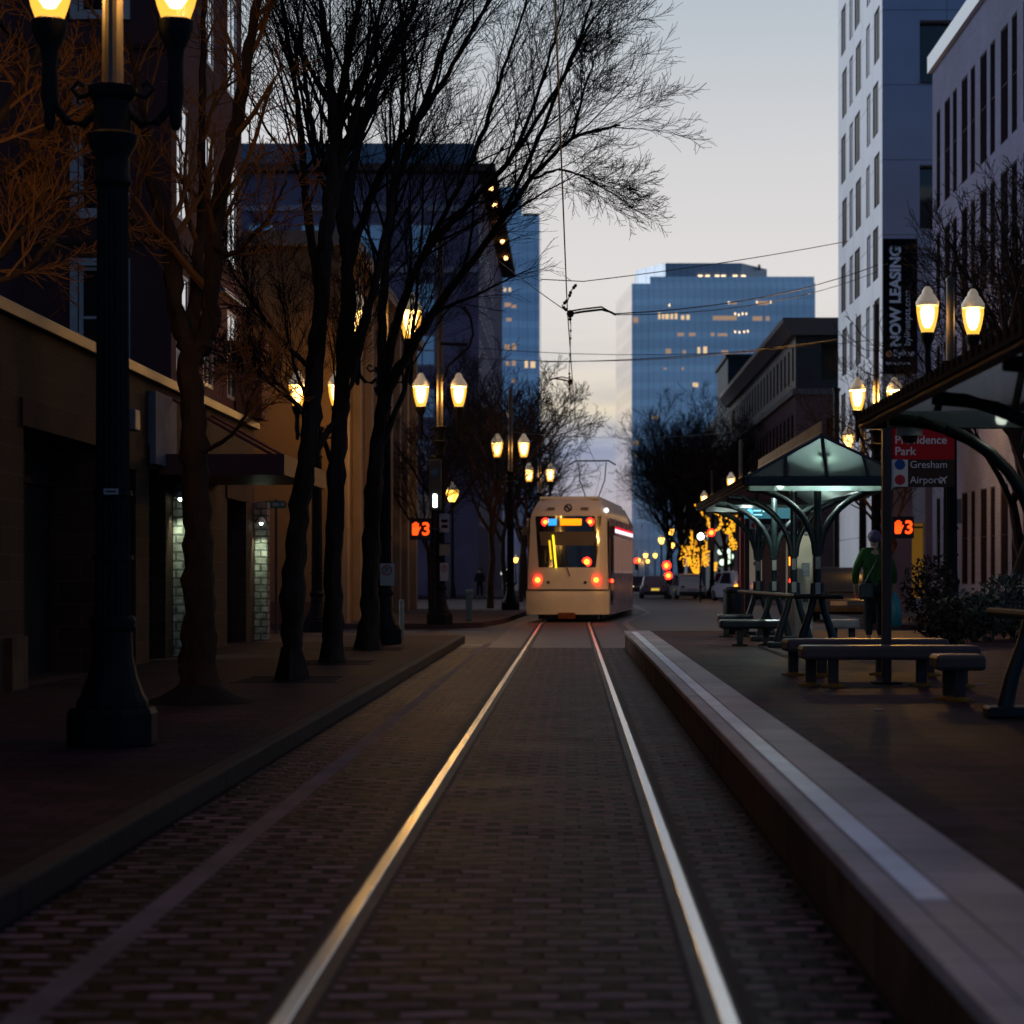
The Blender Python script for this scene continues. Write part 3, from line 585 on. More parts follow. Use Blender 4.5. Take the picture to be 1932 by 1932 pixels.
obj('upper_wall', mb, mat('cream_mat', (.40, .35, .30), .8, var=.1, vs=.6), b7)
mb = MB(); facade(mb, O7, (1, 0), (0, -1), 14, 12.3, 15.4, [(1.5, 8, 12.9, 15.0)], 1.2)
obj('end_wall', mb, mat('slate_mat', (.035, .045, .05), .7, var=.15, vs=1), b7)
obj('loggia', MB().box(14.5, 21, 125.1, 125.2, 12.9, 15.0), mat('loggia_mat', (.05, .045, .035), .8), b7)
for q in w7+w7c: window(b7, O7, (0, 1), (-1, 0), q, .06, M_winD, M_dpane, (1, 1), .07, proud=.03)
obj('cornice', MB().prism3([(13.3, 123.3, 15.4), (12.7, 123.3, 15.4), (12.5, 123.3, 15.7), (12.2, 123.3, 16.1), (12.2, 123.3, 16.4), (13.3, 123.3, 16.4)], (0, 53.4, 0)).box(13.3, 27, 123.3, 176.7, 15.4, 16.4), mat('cornice_dark', (.07, .05, .055), .6), b7)
obj('string_course', MB().fbox(O7, (0, 1), (-1, 0), -.15, 52, 12.0, 12.35, .002, .18).fbox(O7, (1, 0), (0, -1), 0, 14, 12.0, 12.35, .002, .15), mat('slate_trim', (.06, .065, .08), .6), b7)
obj('roof_room', MB().box(13.6, 15.6, 186, 200, 16.4, 20.5).box(13.4, 15.8, 185.8, 200.2, 20.5, 20.8), MATS['slate_mat'], b7)
obj('far_wing', MB().box(13.5, 25, 176.8, 215, .15, 16.4), MATS['slate_mat'], b7)
# a pale low building further along
b8 = thing('grey_building', 'low pale grey building behind the bare trees on the right', 'building', (13, 225, .15))
obj('wall', MB().box(12.0, 24, 222, 240, .15, 13.2), mat('pale_grey', (.20, .20, .24), .8, var=.15, vs=.5), b8); obj('roof', MB().box(11.7, 24.3, 221.7, 240.3, 13.2, 13.8), M_black, b8)
obj('window', MB().box(13, 15, 221.9, 221.99, 4, 6).box(13, 15, 221.9, 221.99, 8, 10), M_glass, b8)

# ------------------------------------------------------------------ street lamps
rnd = random.Random(5)
def lamp_post(mast=None, heads=(-1, 1), name='street_lamp', power=150):
    r = thing(name, 'x', 'street lamp', (0, 0, 0), 'ornamental street lamps')
    mb = MB()
    mb.lathe([(.365, 0), (.37, .03), (.37, .26), (.35, .30), (.33, .31)], 8)
    mb.lathe([(.29, .31), (.285, .36), (.25, .42), (.20, .55), (.165, .72), (.155, .92), (.185, .95), (.19, 1.02), (.165, 1.05)], 16)
    obj('base', mb, M_iron, r, bevel=.012)
    obj('shaft', MB().lathe([(.145, 1.05), (.140, 1.3), (.132, 3), (.125, 4.55)], 32, flute=.12).lathe([(.165, 1.5), (.165, 1.54)], 16).lathe([(.158, 2.02), (.158, 2.06)], 16), M_iron, r)
    obj('capital', MB().lathe([(.125, 4.5), (.155, 4.55), (.13, 4.62), (.13, 4.75), (.19, 4.85), (.21, 4.93), (.155, 4.96), (.15, 5.2), (.19, 5.25), (.20, 5.32), (.09, 5.34)], 16), M_iron, r, smooth=True)
    obj('upper_post', MB().lathe([(.085, 5.34), (.08, mast or 6.9)], 16).lathe([(.10, mast or 6.9), (.09, (mast or 6.9)+.06), (.02, (mast or 6.9)+.12)], 12), mat('upper_post_mat', (.07, .055, .04), .5, .2, var=.2, vs=6), r)
    for s in heads:
        x = .51*s
        arm = obj('arm', MB().tube([(.14*s, 0, 5.12), (.24*s, 0, 5.02), (.36*s, 0, 5.04), (.46*s, 0, 5.16), (.51*s, 0, 5.36), (.51*s, 0, 5.6)], [.035, .035, .035, .035, .04, .05], 8).tube([(.16*s, 0, 5.28), (.27*s, 0, 5.24), (.33*s, 0, 5.31), (.28*s, 0, 5.37), (.23*s, 0, 5.33)], .02, 6), M_iron, r, smooth=True)
        obj('holder', MB().lathe([(.03, 4.98), (.05, 5.05), (.045, 5.12), (.07, 5.25), (.06, 5.5), (.07, 5.62), (.12, 5.72), (.145, 5.80), (.145, 5.86), (.11, 5.88)], 14, (x, 0, 0)), M_iron, r, smooth=True)
        obj('globe', MB().lathe([(.115, 5.88), (.15, 5.98), (.185, 6.12), (.21, 6.28), (.213, 6.38), (.205, 6.42)], 20, (x, 0, 0)), M_globe, r, smooth=True)
        cp = obj('cap', MB().lathe([(.222, 6.40), (.228, 6.44), (.228, 6.48), (.21, 6.50), (.19, 6.54), (.14, 6.62), (.115, 6.64), (.10, 6.70), (.06, 6.76), (.03, 6.78)], 18, (x, 0, 0)), M_cap, r, smooth=True)
        obj('finial', MB().lathe([(.02, 6.78), (.028, 6.81), (.01, 6.90)], 8, (x, 0, 0)), M_iron, cp)
        obj('mantle', MB().lathe([(.05, 5.97), (.09, 6.03), (.125, 6.15), (.14, 6.28), (.13, 6.36), (.05, 6.40)], 14, (x, 0, 0)), M_mantle, r, smooth=True)
        pt_light('lamp_light', (x, 0, 6.21), power, (1, .60, .21), .10, r)
    return r
LP = [  # x, y, base z, rot, mast top, label
 (-3.53, 16.4, .15, 0, None, 'foreground twin lamp with fluted post at the left pavement edge'),
 (-3.62, 41.1, .15, 0, None, 'twin lamp behind the street trees, above a white parking sign'),
 (-3.56, 57.5, .15, 0, 10.5, 'twin lamp on a tall mast across the side street, beside the red hand signal'),
 (-6.62, 55.4, .0, 0, None, 'lamp by the ochre plaster wall, half hidden by a trunk'),
 (-2.36, 82.0, .15, 0, 8.4, 'twin lamp left of the tram, in front of bare trees'),
 (-1.56, 103.0, .15, 0, 8.0, 'small twin lamp just above the roof of the tram'),
 (7.45, 42.0, .35, .35, None, 'twin lamp in front of the violet brick building, right of the banner'),
 (8.37, 58.7, .15, 0, 8.7, 'twin lamp at the crossing corner below the banner'),
 (10.55, 77.4, .15, 0, 8.2, 'lamp peeking over the peak of the glass shelter'),
 (8.9, 112.5, .15, 0, 8.4, 'lamp left of the far shelter roof, before the brick building'),
 (9.0, 137.0, .15, 0, 8.0, 'lamp above the string lit tree'),
]
POW = {0: 60, 1: 30, 2: 190, 3: 62, 7: 620, 6: 14, 8: 30}
for i, (x, y, z, rz, mt, lab) in enumerate(LP):
    p = lamp_post(mt, power=POW.get(i, 50)); p.location = (x, y, z); p.rotation_euler = (0, 0, rz); p['label'] = lab
    if i == 0: p.scale = (.95,)*3
def small_lamp(label, first=[None]):
    if first[0] is None:
        r = first[0] = thing('far_lamp', label, 'street lamp', (0, 0, 0), 'small lamps far down the street')
        obj('post', MB().lathe([(.2, 0), (.16, .5), (.09, .9), (.07, 5.6)], 8), M_iron, r); obj('globe', MB().lathe([(.12, 5.6), (.26, 6.0), (.28, 6.25), (.1, 6.5)], 10), emis('far_globe', (1, .50, .06), 7.0), r)
        obj('cap', MB().lathe([(.29, 6.26), (.12, 6.55), (.02, 6.8)], 8), M_cap, r)
        return r
    return dup(first[0], (0, 0, 0), 0, label)
FL = [(853, 930, 124, 'single lamp on the far left pavement right of the white signal bar'), (1248, 1018, 255, 'far lamp left of the string lit tree, lowest to the left'), (1266, 1001, 230, 'far lamp left of the string lit tree, highest of its cluster'),
      (1285, 1004, 238, 'far lamp nearest the string lit tree'), (1268, 1027, 300, 'far lamp below its cluster left of the lit tree'), (1204, 1056, 400, 'distant lamp just right of the tram side'), (1218, 1047, 360, 'distant lamp above the red tail lights'),
      (1236, 1047, 380, 'distant lamp between tram and red signal'), (1222, 1058, 480, 'faint distant lamp over the dark parked car'), (973, 1055, 320, 'far lamp left of the tram windscreen')]
for px, py, y, lab in FL:
    z = WZ(py, y); l = small_lamp(lab); l.scale = (1.35, 1.35, 1); l.location = (WX(px, y), y, z-6.1)
gl = thing('globe_lamp', 'white globe lamp low beside the left of the tram', 'lamp', (WX(953, 120), 120, .15)); zz_ = WZ(1081, 120)
obj('post', MB().tube([(WX(953, 120), 120, .15), (WX(953, 120), 120, zz_)], .05, 6), M_iron, gl); obj('globe', MB().sphere((WX(953, 120), 120, zz_), .24, 10), emis('white_globe', (.8, 1, .85), 2.5), gl)

# ------------------------------------------------------------------ trees
def vrand(r): 
    v = Vector((r.gauss(0, 1), r.gauss(0, 1), r.gauss(0, 1))); return v.normalized()
def grow(T, K, r, p, d, L, rad, lvl, cfg):
    nseg = (7, 6, 5, 4, 3)[min(lvl, 4)]; pts = [p.copy()]; q = p.copy(); dd = d.copy(); rs = [rad]
    for i in range(nseg):
        dd = (dd+vrand(r)*cfg['wig']*(1+.25*lvl)+Vector((cfg.get('lean', 0), 0, cfg['up'])) * .5).normalized()
        q = q+dd*(L/nseg); pts.append(q.copy()); rs.append(max(cfg['rmin'], rad*(1-.78*(i+1)/nseg)))
    (T if lvl <= 1 else K).tube(pts, rs, (9, 6, 4, 3, 3)[min(lvl, 4)], caps=lvl < 2)
    if lvl >= cfg['max']: return
    kids(T, K, r, pts, rs, L, lvl, cfg, .22 if lvl else cfg.get('t0', .45))
def kids(T, K, r, pts, rs, L, lvl, cfg, t0):
    n = cfg['n'][lvl]
    for k in range(n):
        t_ = t0+(1-t0)*(k+r.random()*.8)/n; f = t_*(len(pts)-1); i = min(int(f), len(pts)-2); fr = f-i
        p = pts[i].lerp(pts[i+1], fr); d = (pts[i+1]-pts[i]).normalized(); rad = rs[i]*(1-fr)+rs[i+1]*fr
        side = d.cross(vrand(r)).normalized(); a = R(cfg['ang'][lvl]*r.uniform(.65, 1.25))
        nd_ = (d*math.cos(a)+side*math.sin(a)).normalized()
        grow(T, K, r, p, nd_, L*cfg['ratio'][lvl]*r.uniform(.7, 1.15)*(1.15-.45*t_), max(cfg['rmin'], rad*cfg['rr'][lvl]), lvl+1, cfg)
CFG = dict(max=4, n=(8, 8, 7, 5), ang=(32, 38, 40, 42), ratio=(.62, .52, .5, .5), rr=(.55, .5, .5, .55), wig=.13, up=.10, rmin=.005)
def limb_tree(label, Y, trunk, r0, limbs, seed, cfg, group, mt=None, name='street_tree'):
    # trunk and limbs given as bends (px, py, dy) at distance Y; children grow from every limb
    r = random.Random(seed); T, K = MB(), MB()
    P = lambda a: Vector((WX(a[0], Y+a[2]), Y+a[2], WZ(a[1], Y+a[2])))
    tp = [P(a if len(a) == 3 else (a[0], a[1], 0)) for a in trunk]
    root = thing(name, label, 'tree', (tp[0].x, tp[0].y, .15), group)
    r0 *= .86; rs = [r0*1.12]+[r0*(1-.35*i/(len(tp)-1)) for i in range(1, len(tp))]
    def smooth_path(pts, rad):
        o, rr_ = [], []
        for i in range(len(pts)-1):
            p0, p1, p2, p3 = pts[max(i-1, 0)], pts[i], pts[i+1], pts[min(i+2, len(pts)-1)]
            for k in range(7):
                t_ = k/7; o.append(.5*((2*p1)+(p2-p0)*t_+(2*p0-5*p1+4*p2-p3)*t_*t_+(3*p1-p0-3*p2+p3)*t_**3)+vrand(r)*.016); rr_.append((rad[i]*(1-t_)+rad[i+1]*t_)*r.uniform(.90, 1.10))
        o.append(pts[-1]); rr_.append(rad[-1]); return o, rr_
    a, b_ = smooth_path(tp, rs); T.tube(a, b_, 12, jit=(r, .10))
    T.tube([tp[0]+Vector((0, 0, -.05)), tp[0]+Vector((0, 0, .08)), tp[0]+Vector((0, 0, .4))], [r0*1.5, r0*1.3, r0*.95], 12, jit=(r, .09))
    for lm, ra, rb in limbs:
        lp = [P(q if len(q) == 3 else (q[0], q[1], 0)) for q in lm]; rad = [ra+(rb-ra)*i/(len(lp)-1) for i in range(len(lp))]
        rad = [q_*.85 for q_ in rad]; a, b_ = smooth_path(lp, rad); T.tube(a, b_, 8, jit=(r, .08)); L = sum((a[i+1]-a[i]).length for i in range(len(a)-1))
        kids(T, K, r, a, b_, min(L, cfg.get('Lmax', 3.4)), 1, cfg, cfg.get('k0', .25))
    obj('trunk', T, mt or M_bark, root, smooth=True); obj('crown', K, mat('lamplit_twig', (.17, .075, .022), .85) if mt else M_twig, root)  # trees by the lamp get its orange light in the twig colour
    return root
GT = 'bare street trees along the left pavement'
M_barkLit = mat('lamplit_bark', (.042, .024, .012), .9, var=.45, vs=5, bump=.9, bs=18, stretch=(1, 1, .35))  # lighter warm bark copy: the nearby lamp's light put into the colour
c1 = dict(CFG, n=(8, 9, 6, 5), up=.12, Lmax=3.0, rmin=.0045)
limb_tree('double stemmed bare tree on a root mound, nearest the foreground lamp', 22, [(377, 1327), (374, 1200), (376, 1050), (368, 900), (362, 760), (358, 640)], .21,
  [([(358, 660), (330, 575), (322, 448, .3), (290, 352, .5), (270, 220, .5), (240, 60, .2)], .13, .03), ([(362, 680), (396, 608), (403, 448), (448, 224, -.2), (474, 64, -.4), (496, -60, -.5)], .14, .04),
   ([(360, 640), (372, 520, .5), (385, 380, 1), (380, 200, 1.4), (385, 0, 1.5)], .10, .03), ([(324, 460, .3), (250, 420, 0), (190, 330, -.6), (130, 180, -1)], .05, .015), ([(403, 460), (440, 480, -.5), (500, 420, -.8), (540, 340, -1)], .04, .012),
   ([(366, 860), (440, 820, -.3), (470, 760, -.4), (500, 700, -.5)], .03, .01)], 3, c1, GT, M_barkLit)
c2 = dict(CFG, n=(8, 15, 10, 7), up=.11, lean=.02, Lmax=4.2, rmin=.0032, rr=(.55, .42, .45, .5), wig=.09, ang=(30, 30, 34, 38))
limb_tree('bare tree with a leaning trunk, second from the foreground lamp', 26.8, [(550, 1280), (552, 1150), (562, 980), (584, 810), (598, 640), (612, 480)], .17,
  [([(608, 520), (622, 380), (630, 250), (620, 120), (600, -40, .5)], .13, .03), ([(606, 560), (580, 400, .3), (570, 290, .4), (556, 150, .4), (525, -40, .2)], .08, .025), ([(618, 430), (650, 290), (690, 140, -.5), (730, -40, -1)], .08, .02),
   ([(588, 800), (540, 740, -.4), (490, 700, -.8), (440, 690, -1)], .04, .01), ([(595, 700), (530, 640, -.5), (470, 560, -1), (430, 500, -1.2)], .04, .012), ([(575, 880), (640, 780), (670, 700), (690, 560, .5)], .06, .02)], 11, c2, GT)
limb_tree('slender bare tree on a low mound, third from the foreground lamp', 32, [(627, 1250), (630, 1100), (634, 920), (646, 740), (656, 560), (652, 400)], .17,
  [([(655, 480), (642, 330), (640, 230), (660, 90, -.3), (690, -60, -.5)], .14, .03), ([(654, 420), (668, 300), (700, 190), (760, 60, -.8), (820, -70, -1)], .10, .025), ([(655, 520), (690, 400), (740, 290, -.6), (820, 180, -1.2), (900, 40, -1.8), (960, -60, -2)], .09, .02),
   ([(648, 720), (690, 600), (720, 480), (745, 330, .4), (760, 150, .8), (750, -40, 1)], .10, .025), ([(652, 400), (600, 280, .4), (575, 150, .6), (560, 0, .6)], .07, .02), ([(636, 900), (600, 800, .4), (560, 700, .8), (530, 560, 1)], .05, .015)], 23, c2, GT)
c4 = dict(CFG, n=(8, 16, 11, 7), up=.08, lean=.03, Lmax=4.4, rmin=.0034, rr=(.55, .42, .45, .5), wig=.09, ang=(30, 28, 32, 36))
limb_tree('widely spreading bare tree whose limbs reach right over the tracks', 38, [(694, 1224), (698, 1100), (704, 950), (716, 820), (728, 720)], .21,
  [([(728, 740), (780, 650, -.3), (850, 545, -.6), (930, 440, -1), (1000, 340, -1.5), (1080, 262, -2), (1170, 236, -2.5)], .12, .02), ([(726, 720), (750, 600), (800, 480, -.4), (880, 390, -1), (970, 290, -1.6), (1060, 150, -2.3), (1120, 30, -2.8)], .11, .02),
   ([(724, 740), (722, 560), (742, 380, .3), (790, 220, .4), (850, 60, .4), (890, -60, .4)], .12, .03), ([(728, 700), (770, 540, .4), (840, 400, .2), (900, 280, -.6), (950, 130, -1.4), (1000, -20, -2)], .09, .02), ([(712, 860), (760, 740), (775, 660), (790, 520, .5), (800, 330, 1)], .07, .02),
   ([(1000, 340, -1.5), (1060, 320, -2), (1120, 345, -2.5), (1180, 380, -3)], .03, .008), ([(1080, 262, -2), (1100, 180, -2.6), (1125, 100, -3.2)], .035, .01), ([(930, 440, -1), (1000, 300, -1.8), (1060, 150, -2.6), (1105, 40, -3.2), (1130, -60, -3.6)], .05, .01), ([(970, 290, -1.6), (1020, 160, -1), (1060, 20, -.6), (1075, -80, -.4)], .045, .01)], 37, c4, GT)
# the tree just outside on the left: only its reaching limbs are in view
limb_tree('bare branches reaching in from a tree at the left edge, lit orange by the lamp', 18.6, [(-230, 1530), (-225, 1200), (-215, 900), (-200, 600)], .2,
  [([(-200, 640), (-90, 540, .5), (0, 480, 1), (90, 385, 1.5), (170, 365, 2)], .07, .015), ([(-200, 600), (-100, 380, .5), (-10, 240, 1), (60, 120, 1.5), (110, -20, 2)], .09, .02), ([(-90, 540, .5), (30, 520, 1), (110, 440, 1.6), (200, 330, 2.4)], .05, .012), ([(-100, 400), (20, 330, 1.5), (90, 300, 2), (150, 180, 2.8)], .05, .012)], 41, dict(CFG, n=(8, 10, 8, 6), Lmax=2.4), GT, M_barkLit)
md = thing('root_mound', 'low earth mound around the foot of the double stemmed tree', 'mound', (-3.85, 22, .15))
obj('soil', MB().lathe([(.62, 0), (.58, .02), (.40, .07), (.25, .16), (.2, .2)], 18, (-3.85, 22, .14)), mat('soil_mat', (.022, .014, .012), .95, var=.4, vs=8, bump=.8), md, smooth=True)

M_soil = mat('pit_soil', (.012, .008, .007), .95, var=.5, vs=9, bump=.8)
for tx, ty in ((WX(550, 26.8), 26.8), (WX(627, 32), 32), (WX(694, 38), 38)):
    struct('tree_pit', MB().box(tx-.6, tx+.6, ty-.7, ty+.7, .14, .153), M_soil)
    fr = MB().box(tx-.66, tx-.6, ty-.76, ty+.76, .14, .158).box(tx+.6, tx+.66, ty-.76, ty+.76, .14, .158).box(tx-.6, tx+.6, ty-.76, ty-.7, .14, .158).box(tx-.6, tx+.6, ty+.7, ty+.76, .14, .158)
    struct('tree_pit_edge', fr, M_curb)
def gen_tree(seed, h, spread, cfg, mt=M_twigF, trunk_r=.16, clear=2.6):
    r = random.Random(seed); T, K = MB(), MB()
    pts = [Vector((0, 0, 0))]; 
    for i in range(1, 7): pts.append(Vector((r.gauss(0, .05)*i, r.gauss(0, .05)*i, h*.55*i/6)))
    rs = [trunk_r*(1-.11*i) for i in range(7)]; T.tube(pts, rs, 9)
    n = cfg['n'][0]
    for k in range(n):
        t_ = clear/(h*.55)+(1-clear/(h*.55))*(k+.5)/n; f = t_*6; i = min(int(f), 5); p = pts[i].lerp(pts[i+1], f-i); az = k*2.4+r.random()
        a = R(r.uniform(18, 46)); d = Vector((math.sin(a)*math.cos(az), math.sin(a)*math.sin(az), math.cos(a)))
        grow(T, K, r, p, d, spread*r.uniform(.8, 1.15)*(1.1-.3*t_), trunk_r*.5, 1, cfg)
    return T, K
def tree_thing(label, T, K, loc, group, name='bare_tree', mk=M_twigF):
    t_ = thing(name, label, 'tree', (0, 0, 0), group); obj('trunk', T, M_bark, t_, smooth=True); obj('crown', K, mk, t_); t_.location = loc; return t_
cf = dict(CFG, max=4, n=(12, 9, 7, 4), wig=.14, up=.12, rmin=.009)
tA = tree_thing('bare tree left of the tram, nearest the side street', *gen_tree(51, 11, 5.2, cf), (-3.3, 86, .15), 'bare trees on the far left pavement')
dup(tA, (-2.9, 95, .15), 2.1, 'bare tree left of the tram with branches against the pale sky', .98); dup(tA, (-2.6, 108, .15), 4.0, 'bare tree rising behind the roof of the tram', 1.0); dup(tA, (-5.0, 76, .15), 1.0, 'small bare tree against the beige pilasters', .7)
dup(tA, (-3.0, 140, .15), .7, 'bare tree before the dark office block', 1.0)
tB = tree_thing('dense bare tree in front of the glass tower, leftmost of three', *gen_tree(61, 14.5, 7.2, dict(cf, n=(15, 11, 8, 5), rmin=.010), trunk_r=.22), (8.2, 158, .15), 'dense bare trees below the glass tower')
dup(tB, (10.5, 146, .15), 2.2, 'dense bare tree in front of the glass tower, nearest the brick building', .93); dup(tB, (9.0, 178, .15), 4.1, 'dense bare tree filling the gap behind the string lit tree', 1.05); dup(tB, (9.2, 205, .15), 5.1, 'dense bare tree far back above the parked cars', 1.0)
tC = tree_thing('bare street tree behind the platform lamp, its twigs over the violet building', *gen_tree(71, 10.5, 5.0, dict(cf, rmin=.007, n=(11, 8, 7, 5))), (9.6, 46, .35), 'bare trees on the right', mk=M_twig)
dup(tC, (9.8, 66.5, .15), 1.9, 'thin bare tree beside the corner of the apartment tower', .8); dup(tC, (11.4, 53, .15), 3.3, 'bare tree at the right edge before the violet brick wall', 1.1); dup(tC, (10.9, 99, .15), 3.0, 'small bare tree between apartment tower and brick building', .75)

# string lit tree
YX = 150.0
lt = thing('lit_tree', 'small street tree wrapped in warm yellow string lights', 'tree', (WX(1313, YX), YX, .15))
T, K = gen_tree(81, 6, 3.0, dict(cf, n=(9, 6, 4, 2)), trunk_r=.12, clear=1.8)
bx = WX(1316, YX)
T.v = [(x+bx, y+YX, z+.15) for x, y, z in T.v]; K.v = [(x+bx, y+YX, z+.15) for x, y, z in K.v]
obj('trunk', T, M_bark, lt); obj('crown', K, M_twigF, lt)
r = random.Random(9); mb = MB()
def bulb(mb, px, py, y, s=.06):
    c = (WX(px, y), y, WZ(py, y)); mb.add([(c[0]+s, c[1], c[2]), (c[0]-s, c[1], c[2]), (c[0], c[1]+s, c[2]), (c[0], c[1]-s, c[2]), (c[0], c[1], c[2]+s), (c[0], c[1], c[2]-s)],
      [(0, 2, 4), (2, 1, 4), (1, 3, 4), (3, 0, 4), (2, 0, 5), (1, 2, 5), (3, 1, 5), (0, 3, 5)])
for i in range(270):
    t_ = r.random(); py = 1030+t_*52; half = 25*(1-t_)**.8+3; px = 1314+r.uniform(-half, half*.85); bulb(mb, px, py, YX+r.uniform(-1.2, 1.2))
for i in range(110):
    t_ = r.random(); bulb(mb, 1304+r.gauss(0, 2)+t_*7, 1000+t_*40, YX+r.uniform(-.5, .5))
    bulb(mb, 1338-t_*6+r.gauss(0, 3), 985+t_*85, YX+r.uniform(-.5, .5))
for i in range(45): bulb(mb, 1297+r.gauss(0, 7), 1030+r.random()*40, YX)
for i in range(24): bulb(mb, 1288+r.random()*22, 1046+i*.8, YX)
M_bulb = emis('string_bulb', (1, .42, .02), 1.5)
obj('string_light', mb, M_bulb, lt, kind='stuff')
st = thing('string_lights', 'loops of yellow string lights hanging right of the lit tree', 'string lights', (WX(1380, 140), 140, .15)); mb = MB()
for i in range(110):
    t_ = r.random(); bulb(mb, 1380+r.gauss(0, 4.2)+4*math.sin(t_*9), 972+t_*66, 140+r.uniform(-.4, .4), .07)
for i in range(60):
    t_ = r.random(); bulb(mb, 1349+12*math.cos(t_*6.3)+r.gauss(0, 1.5), 985+16*math.sin(t_*6.3), 140, .07)
for px, py in ((1312, 953), (1318, 961), (1326, 971), (1330, 974), (1335, 978), (1340, 985), (1324, 967)): bulb(mb, px, py, 140, .09)
for i in range(20): bulb(mb, 1350+r.gauss(0, 1.5), 1060+r.random()*18, 140, .07)
obj('bulb_chain', mb, M_bulb, st, kind='stuff')
obj('support_post', MB().tube([(WX(1380, 140), 140.2, .15), (WX(1380, 140), 140.2, 6)], .06, 6), M_iron, st)

# ------------------------------------------------------------------ shelters on the platform
M_frame = mat('shelter_frame', (.010, .016, .017), .42, 0, var=.25, vs=5, spec=.4)
M_shglass = glassy('shelter_glass', (.86, .96, .94), .40, .1)
M_crest = mat('crest_mat', (.34, .22, .11), .6, var=.2, vs=6)
ZE, ZR, PZ = 2.72, 3.36, .35
def shelter(label, y0, y1, frames, lamp_y, XC, EX):
    s = thing('platform_shelter', label, 'shelter', (XC, (y0+y1)/2, PZ), 'glass roofed shelters on the platform')
    ya, yb = y0, y1
    for y in frames:      # each frame: a column with splayed feet and four arching arms
        mb = MB()
        mb.tube([(XC, y, 1.15), (XC, y, ZE+.05)], .055, 10)
        mb.tube([(XC-.05, y, 1.35), (XC-.06, y, 1.12), (XC-.10, y, .95), (XC-.20, y, .65), (XC-.25, y, .42), (XC-.26, y, PZ+.0)], [.045, .048, .05, .06, .066, .07], 10)
        mb.tube([(XC+.05, y, 1.35), (XC+.06, y, 1.12), (XC+.10, y, .95), (XC+.20, y, .65), (XC+.25, y, .42), (XC+.26, y, PZ+.0)], [.045, .048, .05, .06, .066, .07], 10)
        obj('column', mb, M_frame, s, smooth=True)
        obj('foot', MB().box(XC-.40, XC+.40, y-.14, y+.14, PZ, PZ+.09), M_frame, s, bevel=.02)
        for sg in (-1, 1):
            for dz, off in ((0, .04), (.0, -.04)):
                pass
            pts = []
            for k in range(9):
                a = R(90*k/8); pts.append((XC+sg*(.03+(EX-.1)*(1-math.cos(a))), y, 1.75+.92*math.sin(a)))
            obj('arch_arm', MB().tube(pts, .048, 10), M_frame, s, smooth=True)
        for za, zb2 in ((1.55, 1.72), (1.2, 1.36)): obj('clamp_plate', MB().box(XC-.035, XC+.035, y-.062, y-.055, za, zb2), mat('plate_mat', (.35, .32, .28), .5), s)
    # beams and eaves
    hx = .62
    for sg in (-1, 1):
        x = XC+sg*EX
        obj('gutter', MB().box(x-.05, x+.05, ya, yb, ZE-.06, ZE+.07), M_frame, s, bevel=.012)
        pf = [(ya+.02, ZE-.03)]; k = ya+.02
        while k < yb-.25: pf += [(k, ZE+.06), (k+.11, ZE+.06), (k+.11, ZE+.0), (k+.2, ZE+.0)]; k += .2
        pf += [(k, ZE-.03)]
        obj('fascia_trim', MB().prism3([(x+sg*.052, a_, b__) for a_, b__ in pf], (sg*.022, 0, 0)), mat('trim_mat', (.014, .010, .008), .85, 0, spec=.1), s)
        pan = MB(); ny = max(2, int((yb-ya-2*hx)/1.0))
        pan.prism3([(x, ya+.02, ZE+.07), (x, yb-.02, ZE+.07), (XC+sg*.03, yb-hx, ZR), (XC+sg*.03, ya+hx, ZR)], (0, 0, .025))
        obj('roof_panel', pan, mat('roof_metal', (.022, .022, .025), .8, 0, spec=.15, var=.2, vs=3), s)
    obj('ridge', MB().tube([(XC, ya+hx, ZR), (XC, yb-hx, ZR)], .045, 8), M_frame, s)
    pf = [(ya+hx, ZR+.05)]; k = ya+hx
    while k < yb-hx: pf += [(k, ZR+.215), (k+.11, ZR+.215), (k+.11, ZR+.075), (k+.19, ZR+.075)]; k += .19
    pf += [(k, ZR+.05)]
    cr = MB().prism3([(XC-.012, a_, b__) for a_, b__ in pf], (.024, 0, 0))
    obj('ridge_crest', cr, M_crest, s)
    for ye, yp, sg in ((ya, ya+hx, -1), (yb, yb-hx, 1)):    # glazed hip ends
        obj('hip_glass', MB().prism3([(XC-EX, ye, ZE+.06), (XC+EX, ye, ZE+.06), (XC, yp, ZR)], (0, .012*sg, .012)), M_shglass, s)
        bars = MB(); ap = Vector((XC, yp, ZR))
        for xb in (-EX, -EX*.52, 0, EX*.52, EX):
            b0 = Vector((XC+xb, ye, ZE+.05)); tt = 1.0
            top = ap if xb in (-EX, 0, EX) else b0.lerp(Vector((XC+xb*.5, yp, 0)), 0)
            if xb in (-EX*.52, EX*.52): top = Vector((XC+xb*.95, ye+(yp-ye)*.49, ZE+.05+(ZR-ZE-.05)*.49))
            bars.tube([b0, top], .032, 6)
        obj('glazing_bar', bars, M_frame, s)
        obj('end_beam', MB().box(XC-EX, XC+EX, ye-.05, ye+.05, ZE-.06, ZE+.06), M_frame, s, bevel=.01)
        obj('inner_panel', MB().box(XC-EX+.08, XC+EX-.08, ye-.7*sg-.012, ye-.7*sg, ZE-.10, ZE+.03), M_shglass, s)
    for sg in (-1, 1): obj('roof_lining', MB().prism3([(XC+sg*(EX-.06), ya+.08, ZE+.05), (XC+sg*(EX-.06), yb-.08, ZE+.05), (XC+sg*.03, yb-hx, ZR-.04), (XC+sg*.03, ya+hx, ZR-.04)], (0, 0, .012)), mat('lining_mat', (.55, .62, .58), .6), s)
